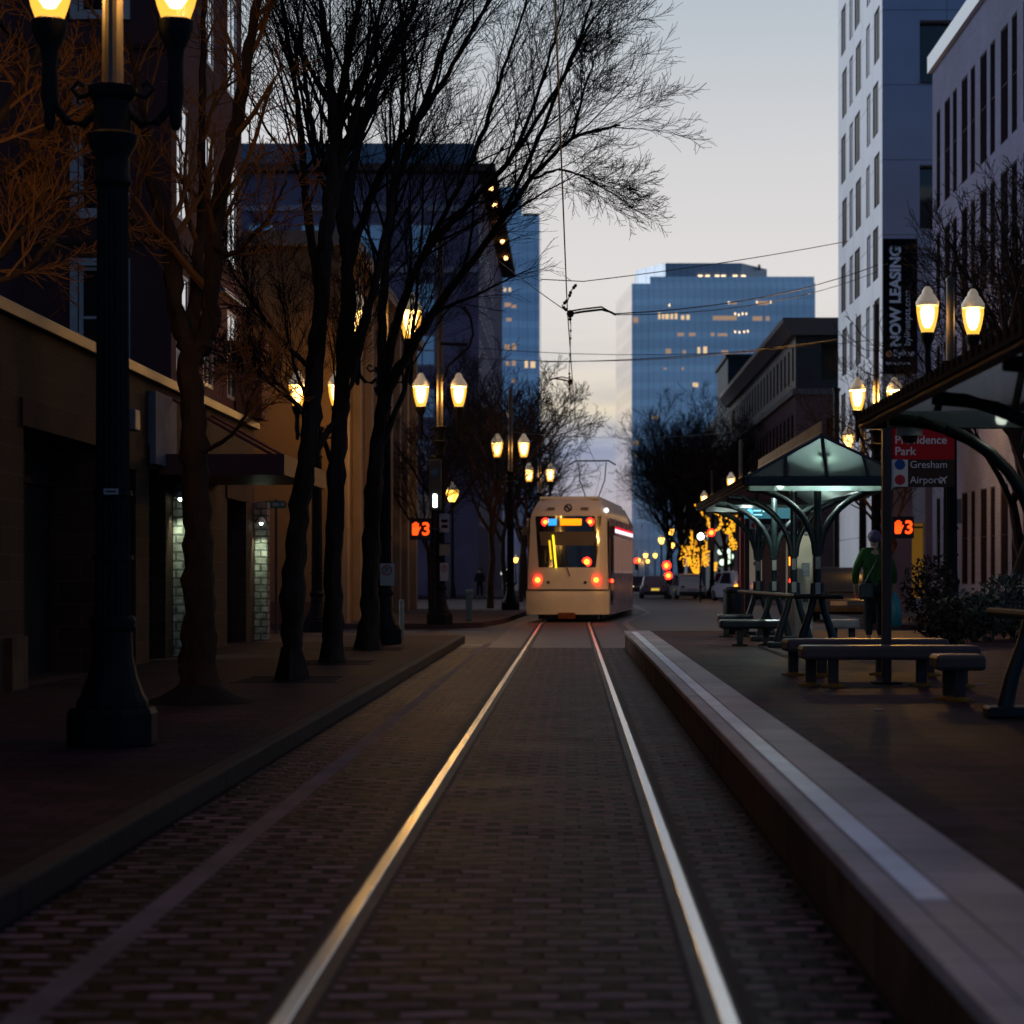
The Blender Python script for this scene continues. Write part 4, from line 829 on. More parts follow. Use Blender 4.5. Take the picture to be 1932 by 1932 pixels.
    # leaning rail between the columns
    obj('leaning_rail', MB().tube([(XC-.33, frames[0]-.2, 1.17), (XC-.33, frames[-1]+.2, 1.17)], .035, 8).tube([(XC-.33, frames[0]-.2, 1.17), (XC+.33, frames[0]-.2, 1.17)], .035, 8).box(XC-.30, XC+.30, frames[0]-.18, frames[0]+.35, 1.14, 1.17), mat('rail_wood', (.020, .016, .015), .6, 0, spec=.12), s)
    for ly in lamp_y:
        fx_ = obj('light_fitting', MB().box(XC-.07, XC+.07, ly-.07, ly+.07, ZE+.30, ZE+.36).tube([(XC, ly, ZE+.36), (XC, ly, ZE+.6)], .012, 6), M_frame, s)
        obj('bulb', MB().sphere((XC, ly, ZE+.22), .06, 10), emis('shelter_bulb', (.75, 1, .80), 30), s)
        pt_light('shelter_light', (XC+.02, ly+.75, ZE+.06), 62, (.78, 1, .93), .05, s)
    return s
shelter('near glass roofed shelter cut off by the right edge', 11.0, 17.5, [12.2, 14.6, 16.6], [], 3.62, 1.22)
shelter('shelter with a lit glazed peak in the middle of the platform', 28.6, 39.6, [29.7, 32.9, 36.1, 39.2], [29.0, 35.0], 3.42, 1.06)
XC = 3.62
sn = thing('platform_lamp', 'lamp strip under the near shelter roof, washing its glass', 'lamp', (XC+.3, 16.3, ZE))
obj('tube', MB().box(XC+.2, XC+.7, 16.1, 16.16, ZE+.02, ZE+.05), emis('tube_mat', (.95, 1, .72), 4), sn)
obj('housing', MB().box(XC+.18, XC+.72, 16.08, 16.18, ZE+.051, ZE+.068), M_frame, sn); pt_light('strip_light', (XC-.2, 16.6, ZE-.02), 2, (.9, 1, .85), .05, sn)
# dome camera under the eave
dc = thing('dome_camera', 'white dome security camera under the near shelter eave', 'security camera', (WX(1715, 17.0), 17.0, 2.6)); cx, cz = WX(1716, 17), WZ(806, 17)
obj('mount', MB().lathe([(.10, 0), (.105, .02), (.10, .09), (.06, .10), (.06, .16)], 16, (cx, 17, cz-.07)), M_white, dc, smooth=True)
obj('dome', MB().lathe([(.01, -.06), (.04, -.055), (.06, -.035), (.07, 0)], 14, (cx, 17, cz-.07)), M_glass, dc, smooth=True)

# ------------------------------------------------------------------ station signs
def station_sign(label, x, y, first=True):
    s = thing('station_sign', label, 'sign', (x, y, PZ), 'station signs on the platform')
    obj('post', MB().box(x-.045, x+.045, y-.05, y+.05, PZ, 2.98), mat('post_brown', (.05, .028, .022), .35, .5, var=.2, vs=4), s, bevel=.008)
    obj('base_plate', MB().box(x-.14, x+.14, y-.14, y+.14, PZ, PZ+.02), M_iron, s)
    k = y/21.8
    X0 = x+.05; X1 = X0+.64; Zt = 2.98; zr = WZ(867, 21.8); zb = WZ(919, 21.8)
    obj('panel', MB().box(X0, X1, y-.02, y+.02, zb, zr), mat('sign_brown', (.075, .042, .028), .75, spec=.12), s)
    obj('header', MB().box(X0, X1, y-.022, y+.02, zr, Zt), mat('sign_red', (.62, .022, .026), .75, spec=.12), s)
    obj('line_strip', MB().box(X0, X0+.165, y-.024, y-.0205, zb+.004, zr-.002), mat('sign_cream', (.85, .74, .60), .75, spec=.12), s)
    ml = mat('sign_letter', (.88, .80, .70), .75, spec=.12); yy = y-.026
    z1 = zr+.16; z2 = zr+.045
    text('lettering', 'Providence', (X0+.03, yy, z1), (1, 0, 0), (0, 0, 1), .118, ml, s, bold=.0016)
    text('lettering', 'Park', (X0+.03, yy, z2), (1, 0, 0), (0, 0, 1), .118, ml, s, bold=.0016)
    z3 = WZ(883, 21.8); z4 = WZ(912, 21.8)
    text('lettering', 'Gresham', (X0+.185, yy, z3), (1, 0, 0), (0, 0, 1), .104, ml, s)
    text('lettering', 'Airport', (X0+.185, yy, z4), (1, 0, 0), (0, 0, 1), .104, ml, s)
    for zc, c, nm in ((z3+.035, (.012, .055, .24), 'dot_blue'), (z4+.035, (.52, .008, .012), 'dot_red')):
        obj('line_dot', MB().tube([(X0+.083, y-.0245, zc), (X0+.083, y-.029, zc)], .053, 24), mat(nm, c, .45), s)
    ax, az = X0+.53, z4+.04; pl_ = MB()     # little aeroplane
    def rp(a, b_, ang=R(40)): return (ax+a*math.cos(ang)-b_*math.sin(ang), yy, az+a*math.sin(ang)+b_*math.cos(ang))
    pl_.prism3([rp(-.045, -.007), rp(.035, -.007), rp(.05, 0), rp(.035, .007), rp(-.045, .007)], (0, -.003, 0)); pl_.prism3([rp(.012, .006), rp(-.01, .045), rp(-.02, .045), rp(-.008, .006)], (0, -.003, 0)); pl_.prism3([rp(.012, -.006), rp(-.008, -.006), rp(-.02, -.045), rp(-.01, -.045)], (0, -.003, 0)); pl_.prism3([rp(-.035, .022), rp(-.046, .022), rp(-.046, -.022), rp(-.035, -.022)], (0, -.004, 0))
    obj('plane_symbol', pl_, ml, s)
    return s
s1 = station_sign('station sign on a dark post in front of the near shelter', 3.215, 21.8)
s2 = dup(s1, (3.38, 41.2, PZ), 0, 'station sign at the far end of the platform, seen through the shelter')
# information pylon at the far end
py_ = thing('information_pylon', 'red and cream information pylon with a blue band at the platform end', 'pylon', (3.6, 41.8, PZ)); yq = 42.0
obj('side_fin', MB().box(WX(1397, yq), WX(1409.5, yq), yq-.05, yq+.3, PZ, WZ(976, yq)), mat('pylon_red', (.26, .015, .012), .45), py_)
obj('map_panel', MB().box(WX(1410, yq), WX(1437, yq), yq-.06, yq+.1, WZ(1096, yq), WZ(1018, yq)), mat('pylon_cream', (.5, .40, .30), .5, emit=(1, .78, .55), es=.10), py_)
obj('blue_band', MB().box(WX(1410, yq), WX(1437, yq), yq-.06, yq+.1, WZ(1017.7, yq), WZ(1008, yq)), mat('pylon_blue', (.012, .06, .17), .5), py_)
for zz_ in (1030, 1045, 1063): obj('icon', MB().box(WX(1421, yq), WX(1427, yq), yq-.066, yq-.06, WZ(zz_+4, yq), WZ(zz_-3, yq)), mat('icon_grey', (.05, .06, .09), .5), py_)
# departure display hanging in the shelter
dd = thing('departure_display', 'blue lit departure display hanging inside the lit shelter', 'display', (3.9, 38.4, 2.6)); yd = 38.4
obj('housing', MB().box(WX(1405, yd), WX(1510, yd), yd, yd+.12, WZ(978, yd), WZ(958, yd)), mat('display_teal', (.01, .05, .07), .4, emit=(.03, .22, .30), es=.5), dd)
obj('round_logo', MB().tube([(WX(1414, yd), yd-.01, WZ(967, yd)), (WX(1414, yd), yd, WZ(967, yd))], .062, 16), emis('disp_blue', (.08, .5, 1), 2.5), dd)
tx = MB()
for (a, b_, c, d) in ((1421, 1436, 962, 965), (1439, 1458, 963, 966), (1421, 1438, 970, 972.5), (1493, 1498, 963, 971), (1500, 1504, 962, 971)): tx.box(WX(a, yd), WX(b_, yd), yd-.008, yd, WZ(d, yd), WZ(c, yd))
obj('display_text', tx, emis('disp_text', (.35, .85, 1), 1.3), dd)
# ticket machine
tm = thing('ticket_machine', 'beige steel ticket machine standing under the lit shelter', 'ticket machine', (4.0, 37.3, PZ)); ym = 37.0
x0, x1, zt = WX(1488, ym), WX(1534, ym), WZ(1009, ym)
obj('cabinet', MB().box(x0, x1, ym, ym+.5, PZ, zt), mat('ticket_beige', (.52, .42, .30), .45, 0, var=.12, vs=4), tm, bevel=.02)
obj('screen', MB().box(x0+.22, x0+.36, ym-.012, ym-.001, 1.45, 1.68), M_steel, tm); obj('slot', MB().box(x0+.24, x0+.34, ym-.012, ym-.001, 1.0, 1.12), M_black, tm); obj('top_cap', MB().box(x0-.02, x1+.02, ym-.03, ym+.52, zt, zt+.05), M_steel, tm, bevel=.01)
vl = thing('ticket_validator', 'slim ticket validator with an orange and a red lamp beside the ticket machine', 'validator', (3.8, 36.6, PZ))
xv = WX(1493, 36.5)
obj('pillar', MB().box(xv-.055, xv+.055, 36.5, 36.6, PZ, 1.98), mat('valid_mat', (.10, .05, .04), .5), vl, bevel=.01)
obj('signal_lens', MB().box(xv-.04, xv+.04, 36.48, 36.499, WZ(1067, 36.5), WZ(1050, 36.5)), emis('val_orange', (1, .2, .01), 5), vl); obj('signal_lens', MB().box(xv-.04, xv+.04, 36.48, 36.499, WZ(1118, 36.5), WZ(1092, 36.5)), emis('val_red', (1, .03, .01), 4), vl)

# ------------------------------------------------------------------ benches
M_bench = mat('bench_mat', (.080, .058, .057), .42, 0, spec=.3, var=.2, vs=3, bump=.1)
M_pad = mat('yellow_pad', (.20, .11, .02), .7, var=.3, vs=8)
def bench(label, x0, x1, y, legs, rz=0, depth=.44, lab_m=None, pads=True):
    b_ = thing('bench', label, 'bench', ((x0+x1)/2, y, PZ), 'steel slab benches on the platform')
    mb = MB().box(x0, x1, y-depth/2, y+depth/2, PZ+.27, PZ+.41)
    obj('seat', mb, lab_m or M_bench, b_, bevel=.035)
    for lx, ly in legs:
        g = obj('leg', MB().box(x0+lx-.05, x0+lx+.05, y+ly-.05, y+ly+.05, PZ+.025, PZ+.275), M_ironG, b_, bevel=.01)
        obj('foot_pad', MB().lathe([(.13, 0), (.13, .02), (.05, .04)], 12, (x0+lx, y+ly, PZ)), M_pad if pads else M_iron, g)
    b_.rotation_euler = (0, 0, rz); return b_
M_benchD = mat('bench_dark', (.045, .04, .042), .32, .6, var=.2, vs=3)
bench('long steel bench around the sign post', WX(1509, 21.3), WX(1845, 21.3), 21.3, [(.12, .1), (.32, -.12), (1.23, .1), (1.6, -.12)])
bench('second long bench, just behind the one at the sign post', WX(1478, 23.6), WX(1785, 23.6), 23.6, [(.12, .1), (.4, -.12), (1.1, .1), (1.6, -.1)], rz=.06)
bench('short steel bench nearest the camera at the right', WX(1760, 18.9), WX(1853, 18.9), 18.9, [(.215, -.12), (.16, .12)])
bench('dark bench left of the lit shelter columns', WX(1357, 33.8), WX(1480, 33.8), 33.8, [(.32, -.08), (.75, .1)], lab_m=M_benchD, pads=False)
bench('dark bench at the far end of the platform beside the waste bin', WX(1354, 38.6), WX(1420, 38.6), 38.6, [(.15, 0), (.5, 0)], lab_m=M_benchD, pads=False)
bench('pale low bench beside the walking person in green', WX(1562, 34), WX(1620, 34), 34.0, [(.1, 0), (.38, 0)], lab_m=mat('bench_pale', (.32, .26, .24), .5, var=.2, vs=4))
wb = thing('waste_bin', 'round dark waste bin at the far end of the platform', 'waste bin', (WX(1383, 40.6), 40.6, PZ)); xw = WX(1383, 40.6)
obj('drum', MB().lathe([(.17, 0), (.19, .05), (.19, .78), (.17, .8)], 18, (xw, 40.6, PZ)), M_black, wb, smooth=True); obj('lid', MB().lathe([(.2, .80), (.2, .84), (.12, .9)], 18, (xw, 40.6, PZ)), M_ironG, wb)
# litter on the platform
for px, py, lab in ((1657, 1340, 'small pale scrap of paper lying on the platform'), (1850, 1292, 'flattened pale leaf scraps near the short bench')):
    y = 4025*1.1/(py-1087); x = WX(px, y); tag(obj('litter', MB().prism3([(x-.05, y-.08, .352), (x+.04, y-.06, .353), (x+.055, y+.07, .356), (x-.02, y+.09, .352)], (0, 0, .006)), mat('paper', (.3, .26, .24), .8)), lab, 'litter')

# ------------------------------------------------------------------ signals and small signs
def hand_signal(label, px, py, y, size):
    x, z = WX(px, y), WZ(py, y); s = thing('pedestrian_signal', label, 'pedestrian signal', (x, y, z), 'red hand pedestrian signals')
    h = size/2
    obj('housing', MB().box(x-h*1.05, x+h*1.05, y, y+.22, z-h*1.05, z+h*1.05), M_black, s, bevel=.02)
    obj('visor', MB().box(x-h*1.05, x+h*1.05, y-.14, y, z+h*1.0, z+h*1.05), M_black, s)
    hd = MB(); k = h; ox = x-h*.46
    def q(pts): hd.prism3([(ox+a*k, y-.012, z+b_*k) for a, b_ in pts], (0, .008, 0))
    q([(-.32, -.62), (.2, -.62), (.30, -.3), (.30, .15), (-.34, .15), (-.36, -.3)])
    for i, (a, t_) in enumerate(((-.34, .52), (-.17, .66), (0.0, .68), (.17, .56))): q([(a, .15), (a+.13, .15), (a+.13, t_), (a, t_)])
    q([(.30, -.25), (.46, .05), (.52, .22), (.43, .24), (.30, .02)])
    obj('hand_symbol', hd, M_orange, s)
    text('digit', '3', (x+h*.12, y-.004, z-h*.58), (1, 0, 0), (0, 0, 1), h*1.75, M_orange, s, bold=.012)
    obj('bracket', MB().box(x+h*1.05, x+h*1.05+.25, y+.08, y+.13, z-.02, z+.03), M_black, s)
    return s
hand_signal('red hand signal counting three on the left, across the side street', 793, 998, 57.0, .54)
hand_signal('red hand signal counting three on the right, behind the sign post', 1704, 995, 57.6, .56)
rp_ = thing('signal_pole', 'dark signal pole behind the station sign post', 'pole', (WX(1674, 57.8), 57.8, .15)); obj('pole', MB().tube([(WX(1678, 57.8), 57.8, .15), (WX(1678, 57.8), 57.8, 4.4)], .07, 8), M_iron, rp_); obj('pole_cap', MB().sphere((WX(1678, 57.8), 57.8, 4.42), .085, 8), M_iron, rp_)
lp_ = thing('signal_pole', 'slim pole carrying the white bar tram signal and small notices', 'pole', (-3.72, 57.3, .15)); obj('pole', MB().tube([(-3.72, 57.2, .15), (-3.72, 57.2, 4.6)], .06, 8), M_iron, lp_); obj('pole_cap', MB().sphere((-3.72, 57.2, 4.62), .075, 8), M_iron, lp_)
ts = thing('tram_signal', 'tram signal showing a white vertical bar', 'signal', (WX(821, 57), 57, 3.3)); xt, zt_ = WX(821, 57), WZ(945, 57)
obj('housing', MB().box(xt-.16, xt+.16, 56.95, 57.12, zt_-.25, zt_+1.1), M_black, ts, bevel=.02); obj('bar_lens', MB().box(xt-.045, xt+.045, 56.92, 56.949, zt_-.17, zt_+.17), M_whiteL, ts)
obj('dark_lens', MB().tube([(xt, 56.93, zt_+.75), (xt, 56.95, zt_+.75)], .11, 14), M_glass, ts)
def plate(name, label, cat, px0, px1, py0, py1, y, m, extra=None, grp=None):
    s = thing(name, label, cat, (WX((px0+px1)/2, y), y, WZ(py1, y)), grp)
    obj('plate', MB().box(WX(px0, y), WX(px1, y), y, y+.015, WZ(py1, y), WZ(py0, y)), m, s)
    if extra: extra(s)
    return s
M_plate = mat('plate_pale', (.34, .31, .32), .5, var=.15, vs=6); M_signred = mat('sign_redpaint', (.34, .02, .02), .5)
def noPark(px, py, y, rad):
    def f(s):
        x, z = WX(px, y), WZ(py, y); mb = MB(); n = 20
        for k in range(n):
            a, b_ = 2*math.pi*k/n, 2*math.pi*(k+1)/n; q = lambda r_, t_: (x+r_*math.cos(t_), y-.004, z+r_*math.sin(t_)); mb.add([q(rad, a), q(rad, b_), q(rad*.75, b_), q(rad*.75, a)], [(0, 1, 2, 3)])
        obj('red_ring', mb, M_signred, s)
        text('letter', 'P', (x-rad*.42, y-.006, z-rad*.5), (1, 0, 0), (0, 0, 1), rad*1.5, M_black, s)
    return f
YS = 40.85
plate('parking_sign', 'white no parking sign on the lamp post behind the trees', 'sign', 717, 744, 1063, 1105, YS, M_plate, noPark(730, 1076, YS, .10))
plate('notice', 'pale notice on the signal mast, right of the red hand', 'sign', 829, 847, 969, 1004, 57.15, M_plate, lambda s: obj('lines', MB().box(WX(832, 57), WX(844, 57), 57.14, 57.149, WZ(985, 57), WZ(980, 57)).box(WX(832, 57), WX(844, 57), 57.14, 57.149, WZ(996, 57), WZ(990, 57)), M_winD, s))
plate('notice', 'olive notice on the signal mast, middle of three', 'sign', 829, 849, 1024, 1048, 57.15, mat('plate_olive', (.20, .17, .13), .6), lambda s: obj('frame', MB().box(WX(829, 57), WX(849, 57), 57.14, 57.149, WZ(1026, 57), WZ(1024, 57)), M_winD, s))
plate('parking_sign', 'red and white parking sign low on the signal mast', 'sign', 830, 846, 1062, 1096, 57.15, M_plate, noPark(838, 1072, 57.15, .09))
sp_ = thing('street_name_sign', 'green street name sign on a thin pole before the ochre wall', 'street sign', (WX(520, 54), 54, 0)); xs = WX(521, 54)
obj('pole', MB().tube([(xs, 54, 0), (xs, 54, WZ(942, 54))], .035, 8), M_ironG, sp_); obj('blade', MB().box(WX(498, 54), WX(541, 54), 53.94, 53.96, WZ(959, 54), WZ(945, 54)), mat('street_green', (.02, .11, .05), .5), sp_)
obj('white_marks', MB().box(WX(502, 54), WX(511, 54), 53.93, 53.939, WZ(955, 54), WZ(949, 54)).box(WX(515, 54), WX(527, 54), 53.93, 53.939, WZ(955, 54), WZ(949, 54)).box(WX(531, 54), WX(537, 54), 53.93, 53.939, WZ(955, 54), WZ(949, 54)), M_plate, sp_)
plate('wall_notice', 'pale square notice hanging before the dark wall at right', 'sign', 2303*.7728, 2348*.7728, 1218*.7728, 1278*.7728, 45, mat('plate_dim', (.12, .11, .13), .6), lambda s: obj('holder', MB().tube([(WX(1800, 45), 45.05, .35), (WX(1800, 45), 45.05, 3.1)], .04, 6), M_iron, s))
lb = thing('post_label', 'small white label on the foreground lamp post', 'label', (-3.4, 16.2, 2.2)); xl = WX(211, 16.26)
obj('sticker', MB().box(xl-.055, xl+.055, 16.225, 16.235, WZ(933, 16.25), WZ(922, 16.25)), M_plate, lb); obj('print', MB().box(xl-.04, xl+.04, 16.222, 16.2245, WZ(929, 16.25), WZ(926, 16.25)), M_winD, lb)
bo = thing('bollard', 'slim mint green bollard at the crossing corner on the left', 'bollard', (WX(758, 44), 44, .15)); obj('post', MB().lathe([(.05, 0), (.05, .75), (.045, .8), (.01, .82)], 12, (WX(758, 44), 44, .15)), mat('mint', (.22, .27, .22), .6), bo); obj('band', MB().lathe([(.053, .66), (.053, .72)], 12, (WX(758, 44), 44, .15)), M_plate, bo)
pc = thing('meter_post', 'short blue post on the far left pavement beside the tram', 'post', (WX(885, 62), 62, .15)); xq = WX(885, 62); obj('post', MB().box(xq-.09, xq+.09, 61.9, 62.1, .15, .95), mat('post_blue', (.02, .06, .11), .5), pc, bevel=.02); obj('cap', MB().box(xq-.11, xq+.11, 61.88, 62.12, .95, 1.06), mat('post_blue2', (.03, .10, .18), .5), pc, bevel=.02)
def traffic(label, px, py, y, m=M_redcore, core=.12):
    x, z = WX(px, y), WZ(py, y); s = thing('traffic_light', label, 'traffic light', (x, y, z), 'red traffic lights far down the street')
    obj('housing', MB().box(x-.2, x+.2, y+.05, y+.3, z-1.0, z+.25), M_black, s, bevel=.02); obj('red_lens', MB().tube([(x, y, z), (x, y+.05, z)], core*1.7, 16), M_halo, s); obj('lamp_core', MB().tube([(x, y-.02, z), (x, y, z)], core, 16), m, s); obj('hanger', MB().tube([(x, y+.15, z+.25), (x, y+.15, z+1.2)], .04, 6), M_black, s)
traffic('red traffic light above the string lit tree', 1342, 1005, 118); traffic('red traffic light shining star shaped above the parked cars', 1258, 1067, 200, core=.24); traffic('red traffic light just below the star shaped one', 1261, 1086, 190, core=.20)
traffic('small red light right at the edge of the tram', 1201, 1058, 230, m=M_red, core=.16)
wh = thing('flood_lamp', 'white lamp shining beside the red light over the lit tree', 'lamp', (WX(1322, 120), 120, 3)); obj('head', MB().sphere((WX(1322, 120), 120, WZ(1012, 120)), .19, 10), emis('flood', (.8, .95, 1), 9), wh); obj('post', MB().tube([(WX(1322, 120), 120.2, 0), (WX(1322, 120), 120.2, WZ(1005, 120))], .06, 6), M_iron, wh)
sw = thing('shop_sign', 'cluster of pale green lit shop letters right of the lit tree', 'shop sign', (WX(1370, 160), 160, 2)); mb = MB()
for px, py, s_ in ((1359, 1041, .22), (1374, 1040, .2), (1379, 1050, .22), (1363, 1061, .24), (1374, 1060, .16)): mb.sphere((WX(px, 160), 160, WZ(py, 160)), s_, 8)
obj('lit_shape', mb, emis('shop_lit', (.75, 1, .75), 1.6), sw); obj('backing', MB().box(WX(1355, 160), WX(1386, 160), 160.3, 160.4, WZ(1070, 160), WZ(1030, 160)), M_black, sw)

# ------------------------------------------------------------------ overhead wires
M_wire = mat('wire_mat', (.010, .010, .011), .5)
def wire(name, label, pts, r=.009, grp='overhead wires'):
    return tag(obj(name, MB().tube(pts, r, 5), M_wire), label, 'wire', grp)
def sag(a, b_, s=.25, n=10):
    a, b_ = Vector(a), Vector(b_); return [a.lerp(b_, i/n)-Vector((0, 0, s*4*(i/n)*(1-i/n))) for i in range(n+1)]
wire('contact_wire', 'twin feed of the contact wire running above the track', sag((-.16, 10, 6.3), (-.08, 36.5, 6.05), .05)+sag((-.08, 36.5, 6.05), (.1, 60, 5.9), .05)+sag((.1, 60, 5.9), (1.2, 88, 5.7), .05)+[(1.25, 140, 5.7)], .010)
P3 = lambda px, py, y: (WX(px, y), y, WZ(py, y))
wire('span_wire', 'upper span wire rising from the bracket to the apartment tower', sag(P3(1020, 527, 40), P3(1100, 531, 40), .0)+sag(P3(1100, 531, 40), P3(1600, 455, 46), .05))
wire('span_wire', 'heavy span wire from the bracket arm to the right lamp mast', sag(P3(1160, 592, 40), P3(1656, 500, 58.5), .25), .012)
wire('span_wire', 'thin wire close under the heavy span wire', sag(P3(1160, 594, 40), P3(1656, 512, 58.5), .3))
wire('span_wire', 'wire sloping up from the left building to the bracket', sag(P3(880, 440, 44), P3(1066, 585, 41), .05))
wire('span_wire', 'thin horizontal wire in front of the left glass tower', sag(P3(830, 650, 57.5), P3(1656, 640, 58.7), .35))
wire('span_wire', 'horizontal wire a little above the bare tree crown', sag(P3(830, 672, 57.5), P3(1540, 648, 62), .3))
wire('span_wire', 'lower wire drawn to the shelter side pole', sag(P3(1020, 683, 60), P3(1580, 640, 62), .15), .012)
wire('span_wire', 'faint wire crossing low in front of the sunset clouds', sag(P3(963, 815, 82), P3(1400, 812, 110), .3))
def bracket(label, y, arm, hang):
    b_ = thing('catenary_bracket', label, 'bracket', P3(arm[0][0], arm[0][1], y), 'overhead line brackets')
    obj('arm', MB().tube([P3(a, c, y) for a, c in arm], .022, 6).tube([P3(a, c-5, y) for a, c in arm[:-2]]+[P3(arm[-2][0], arm[-2][1], y)], .016, 6), M_winD, b_)
    obj('hanger', MB().tube([P3(a, c, y) for a, c in hang], .011, 5), M_wire, b_)
    ins = MB()
    for i in range(len(hang)-1):
        for t_ in (.25, .55): a, c = hang[i], hang[i+1]; p = P3(a[0]+(c[0]-a[0])*t_, a[1]+(c[1]-a[1])*t_, y); ins.sphere(p, .035, 6)
    ins.sphere(P3(arm[0][0], arm[0][1], y), .075, 8)
    obj('insulator', ins, M_winD, b_)
bracket('curved overhead bracket silhouetted against the sky left of the glass tower', 41, [(1076, 592), (1100, 588), (1135, 584), (1150, 588), (1162, 594)], [(1088, 536), (1078, 548), (1072, 565), (1060, 577), (1074, 590), (1077, 612)])
bracket('smaller overhead bracket hanging lower over the crossing', 60, [(1076, 720), (1060, 716), (1045, 714), (1036, 718)], [(1077, 612), (1076, 660), (1074, 700), (1075, 720), (1073, 745)])
gs = thing('guy_wire_pole', 'dark pole beside the brick building, left of the apartment tower', 'pole', (WX(1578, 88), 88, .15)); obj('pole', MB().tube([(WX(1578, 88), 88, .15), (WX(1578, 88), 88, WZ(736, 88))], .13, 8), M_iron, gs); obj('pole_cap', MB().tube([(WX(1578, 88), 88, WZ(738, 88)), (WX(1578, 88), 88, WZ(732, 88))], .18, 8), M_iron, gs)
ma = thing('mast_arm', 'ornate curved arm on the tall lamp mast at left', 'bracket', (-3.4, 57.4, 7)); ym_ = 57.4
obj('scroll', MB().tube([P3(836, 720, ym_), P3(846, 690, ym_), P3(866, 672, ym_), P3(885, 655, ym_), P3(893, 630, ym_), P3(888, 600, ym_), P3(876, 578, ym_)], .035, 7).tube([P3(832, 600, ym_), P3(850, 578, ym_), P3(870, 578, ym_), P3(880, 590, ym_)], .03, 6), M_iron, ma); obj('cross_bar', MB().tube([P3(832, 648, ym_), P3(882, 650, ym_)], .04, 6), M_iron, ma)

# ------------------------------------------------------------------ tram
M_tram = mat('tram_white', (.84, .75, .60), .32, var=.05, vs=2)
M_tramside = mat('tram_side', (.42, .32, .36), .22, .25, var=.15, vs=1)
tr = thing('tram', 'white tram with lit destination display standing on the track', 'tram', (0, 0, 0))
def fy(z):   # how far the nose leans back at height z
    if z < 1.02: return 0.0
    if z < 1.3: return .05
    if z < 3.3: return .05+(z-1.3)/2.0*.33
    return .38+((z-3.3)/.62)**2*.55
def hw(z):
    if z < 1.05: return 1.32
    if z < 3.3: return 1.28-.06*(z-1.05)/2.25
    return 1.22-.26*((z-3.3)/.62)**1.5
def nose(t_, z, off=0):
    x = t_*hw(z); return (x, fy(z)+.34*abs(t_)**3.2+off, z)
zs = [.24, .30, .6, .9, 1.02, 1.05, 1.3, 1.7, 2.1, 2.6, 3.0, 3.3, 3.45, 3.6, 3.72, 3.82, 3.88, 3.92]; ts_ = [-1+i/10 for i in range(21)]
mb = MB()
for z in zs:
    mb.v.append((-hw(z), 11.6, z)); mb.v += [nose(t_, z) for t_ in ts_]; mb.v.append((hw(z), 11.6, z))
n = len(ts_)+2
for j in range(len(zs)-1):
    for i in range(n-1): mb.f.append((j*n+i, j*n+i+1, (j+1)*n+i+1, (j+1)*n+i))
mb.f.append(tuple((len(zs)-1)*n+i for i in range(n))); mb.f.append(tuple(i for i in reversed(range(n))))
obj('front_body', mb, M_tram, tr, smooth=True)
def nose_patch(pts, off=-.012, div=12):   # polygon between a lower and an upper edge (x as fraction)
    (a0, a1, z0), (b0, b1, z1) = pts; m_ = MB(); k = div
    for j in range(k+1):
        z = z0+(z1-z0)*j/k
        for i in range(k+1):
            t_ = (a0+(b0-a0)*j/k)+((a1+(b1-a1)*j/k)-(a0+(b0-a0)*j/k))*i/k; m_.v.append(nose(t_, z, off))
    for j in range(k):
        for i in range(k): m_.f.append((j*(k+1)+i, j*(k+1)+i+1, (j+1)*(k+1)+i+1, (j+1)*(k+1)+i))
    return m_
ws = obj('windscreen', nose_patch([(-.72, .72, 1.73), (-.87, .87, 3.36)]), mat('tram_glass', (.012, .014, .018), .08, spec=.9), tr, smooth=True)
obj('sun_blind', nose_patch([(-.68, .68, 2.42), (-.74, .74, 2.86)], -.018), mat('blind_mat', (.16, .13, .10), .8), ws)
obj('route_display', nose_patch([(-.19, .36, 3.06), (-.19, .37, 3.27)], -.03), emis('amber_led', (1, .26, .005), 2.0), ws)
obj('line_display', nose_patch([(-.50, -.28, 3.06), (-.51, -.28, 3.27)], -.03), emis('blue_led', (.04, .40, 1), 1.3), ws)
for t_ in (-.58, .58): obj('marker_light', MB().tube([nose(t_, 3.17, -.03), nose(t_, 3.17, -.02)], .13, 14), M_halo, ws); obj('marker_core', MB().tube([nose(t_, 3.17, -.045), nose(t_, 3.17, -.03)], .065, 14), M_redcore, ws)
obj('painted_reflection', MB().tube([nose(-.27, 1.72, -.03), nose(-.37, 2.75, -.03)], .03, 6), emis('reflection_yellow', (1, .72, .02), 2.2), ws)  # glowing strips stand in for lamps reflected in the windscreen
obj('painted_reflection', MB().tube([nose(-.40, 1.98, -.03), nose(-.46, 2.58, -.03)], .03, 6), emis('reflection_yellow2', (1, .6, .02), 1.4), ws)
obj('lamp_reflection', MB().tube([nose(.50, 1.9, -.03), nose(.50, 1.9, -.02)], .15, 14), M_halo, ws); obj('reflection_core', MB().tube([nose(.50, 1.9, -.045), nose(.50, 1.9, -.03)], .09, 14), M_redcore, ws)  # glowing red disc stands in for a light reflected in the glass
for t_ in (-.73, .73): tl_ = obj('tail_light', MB().tube([nose(t_, 1.33, -.05), nose(t_, 1.33, .02)], .145, 16), M_halo, tr); obj('lamp_core', MB().tube([nose(t_, 1.33, -.065), nose(t_, 1.33, -.05)], .085, 16), M_redcore, tl_)
obj('wiper', MB().tube([nose(.08, 1.45, -.05), nose(-.15, 2.2, -.04)], .018, 5), M_black, ws)
lg = MB()
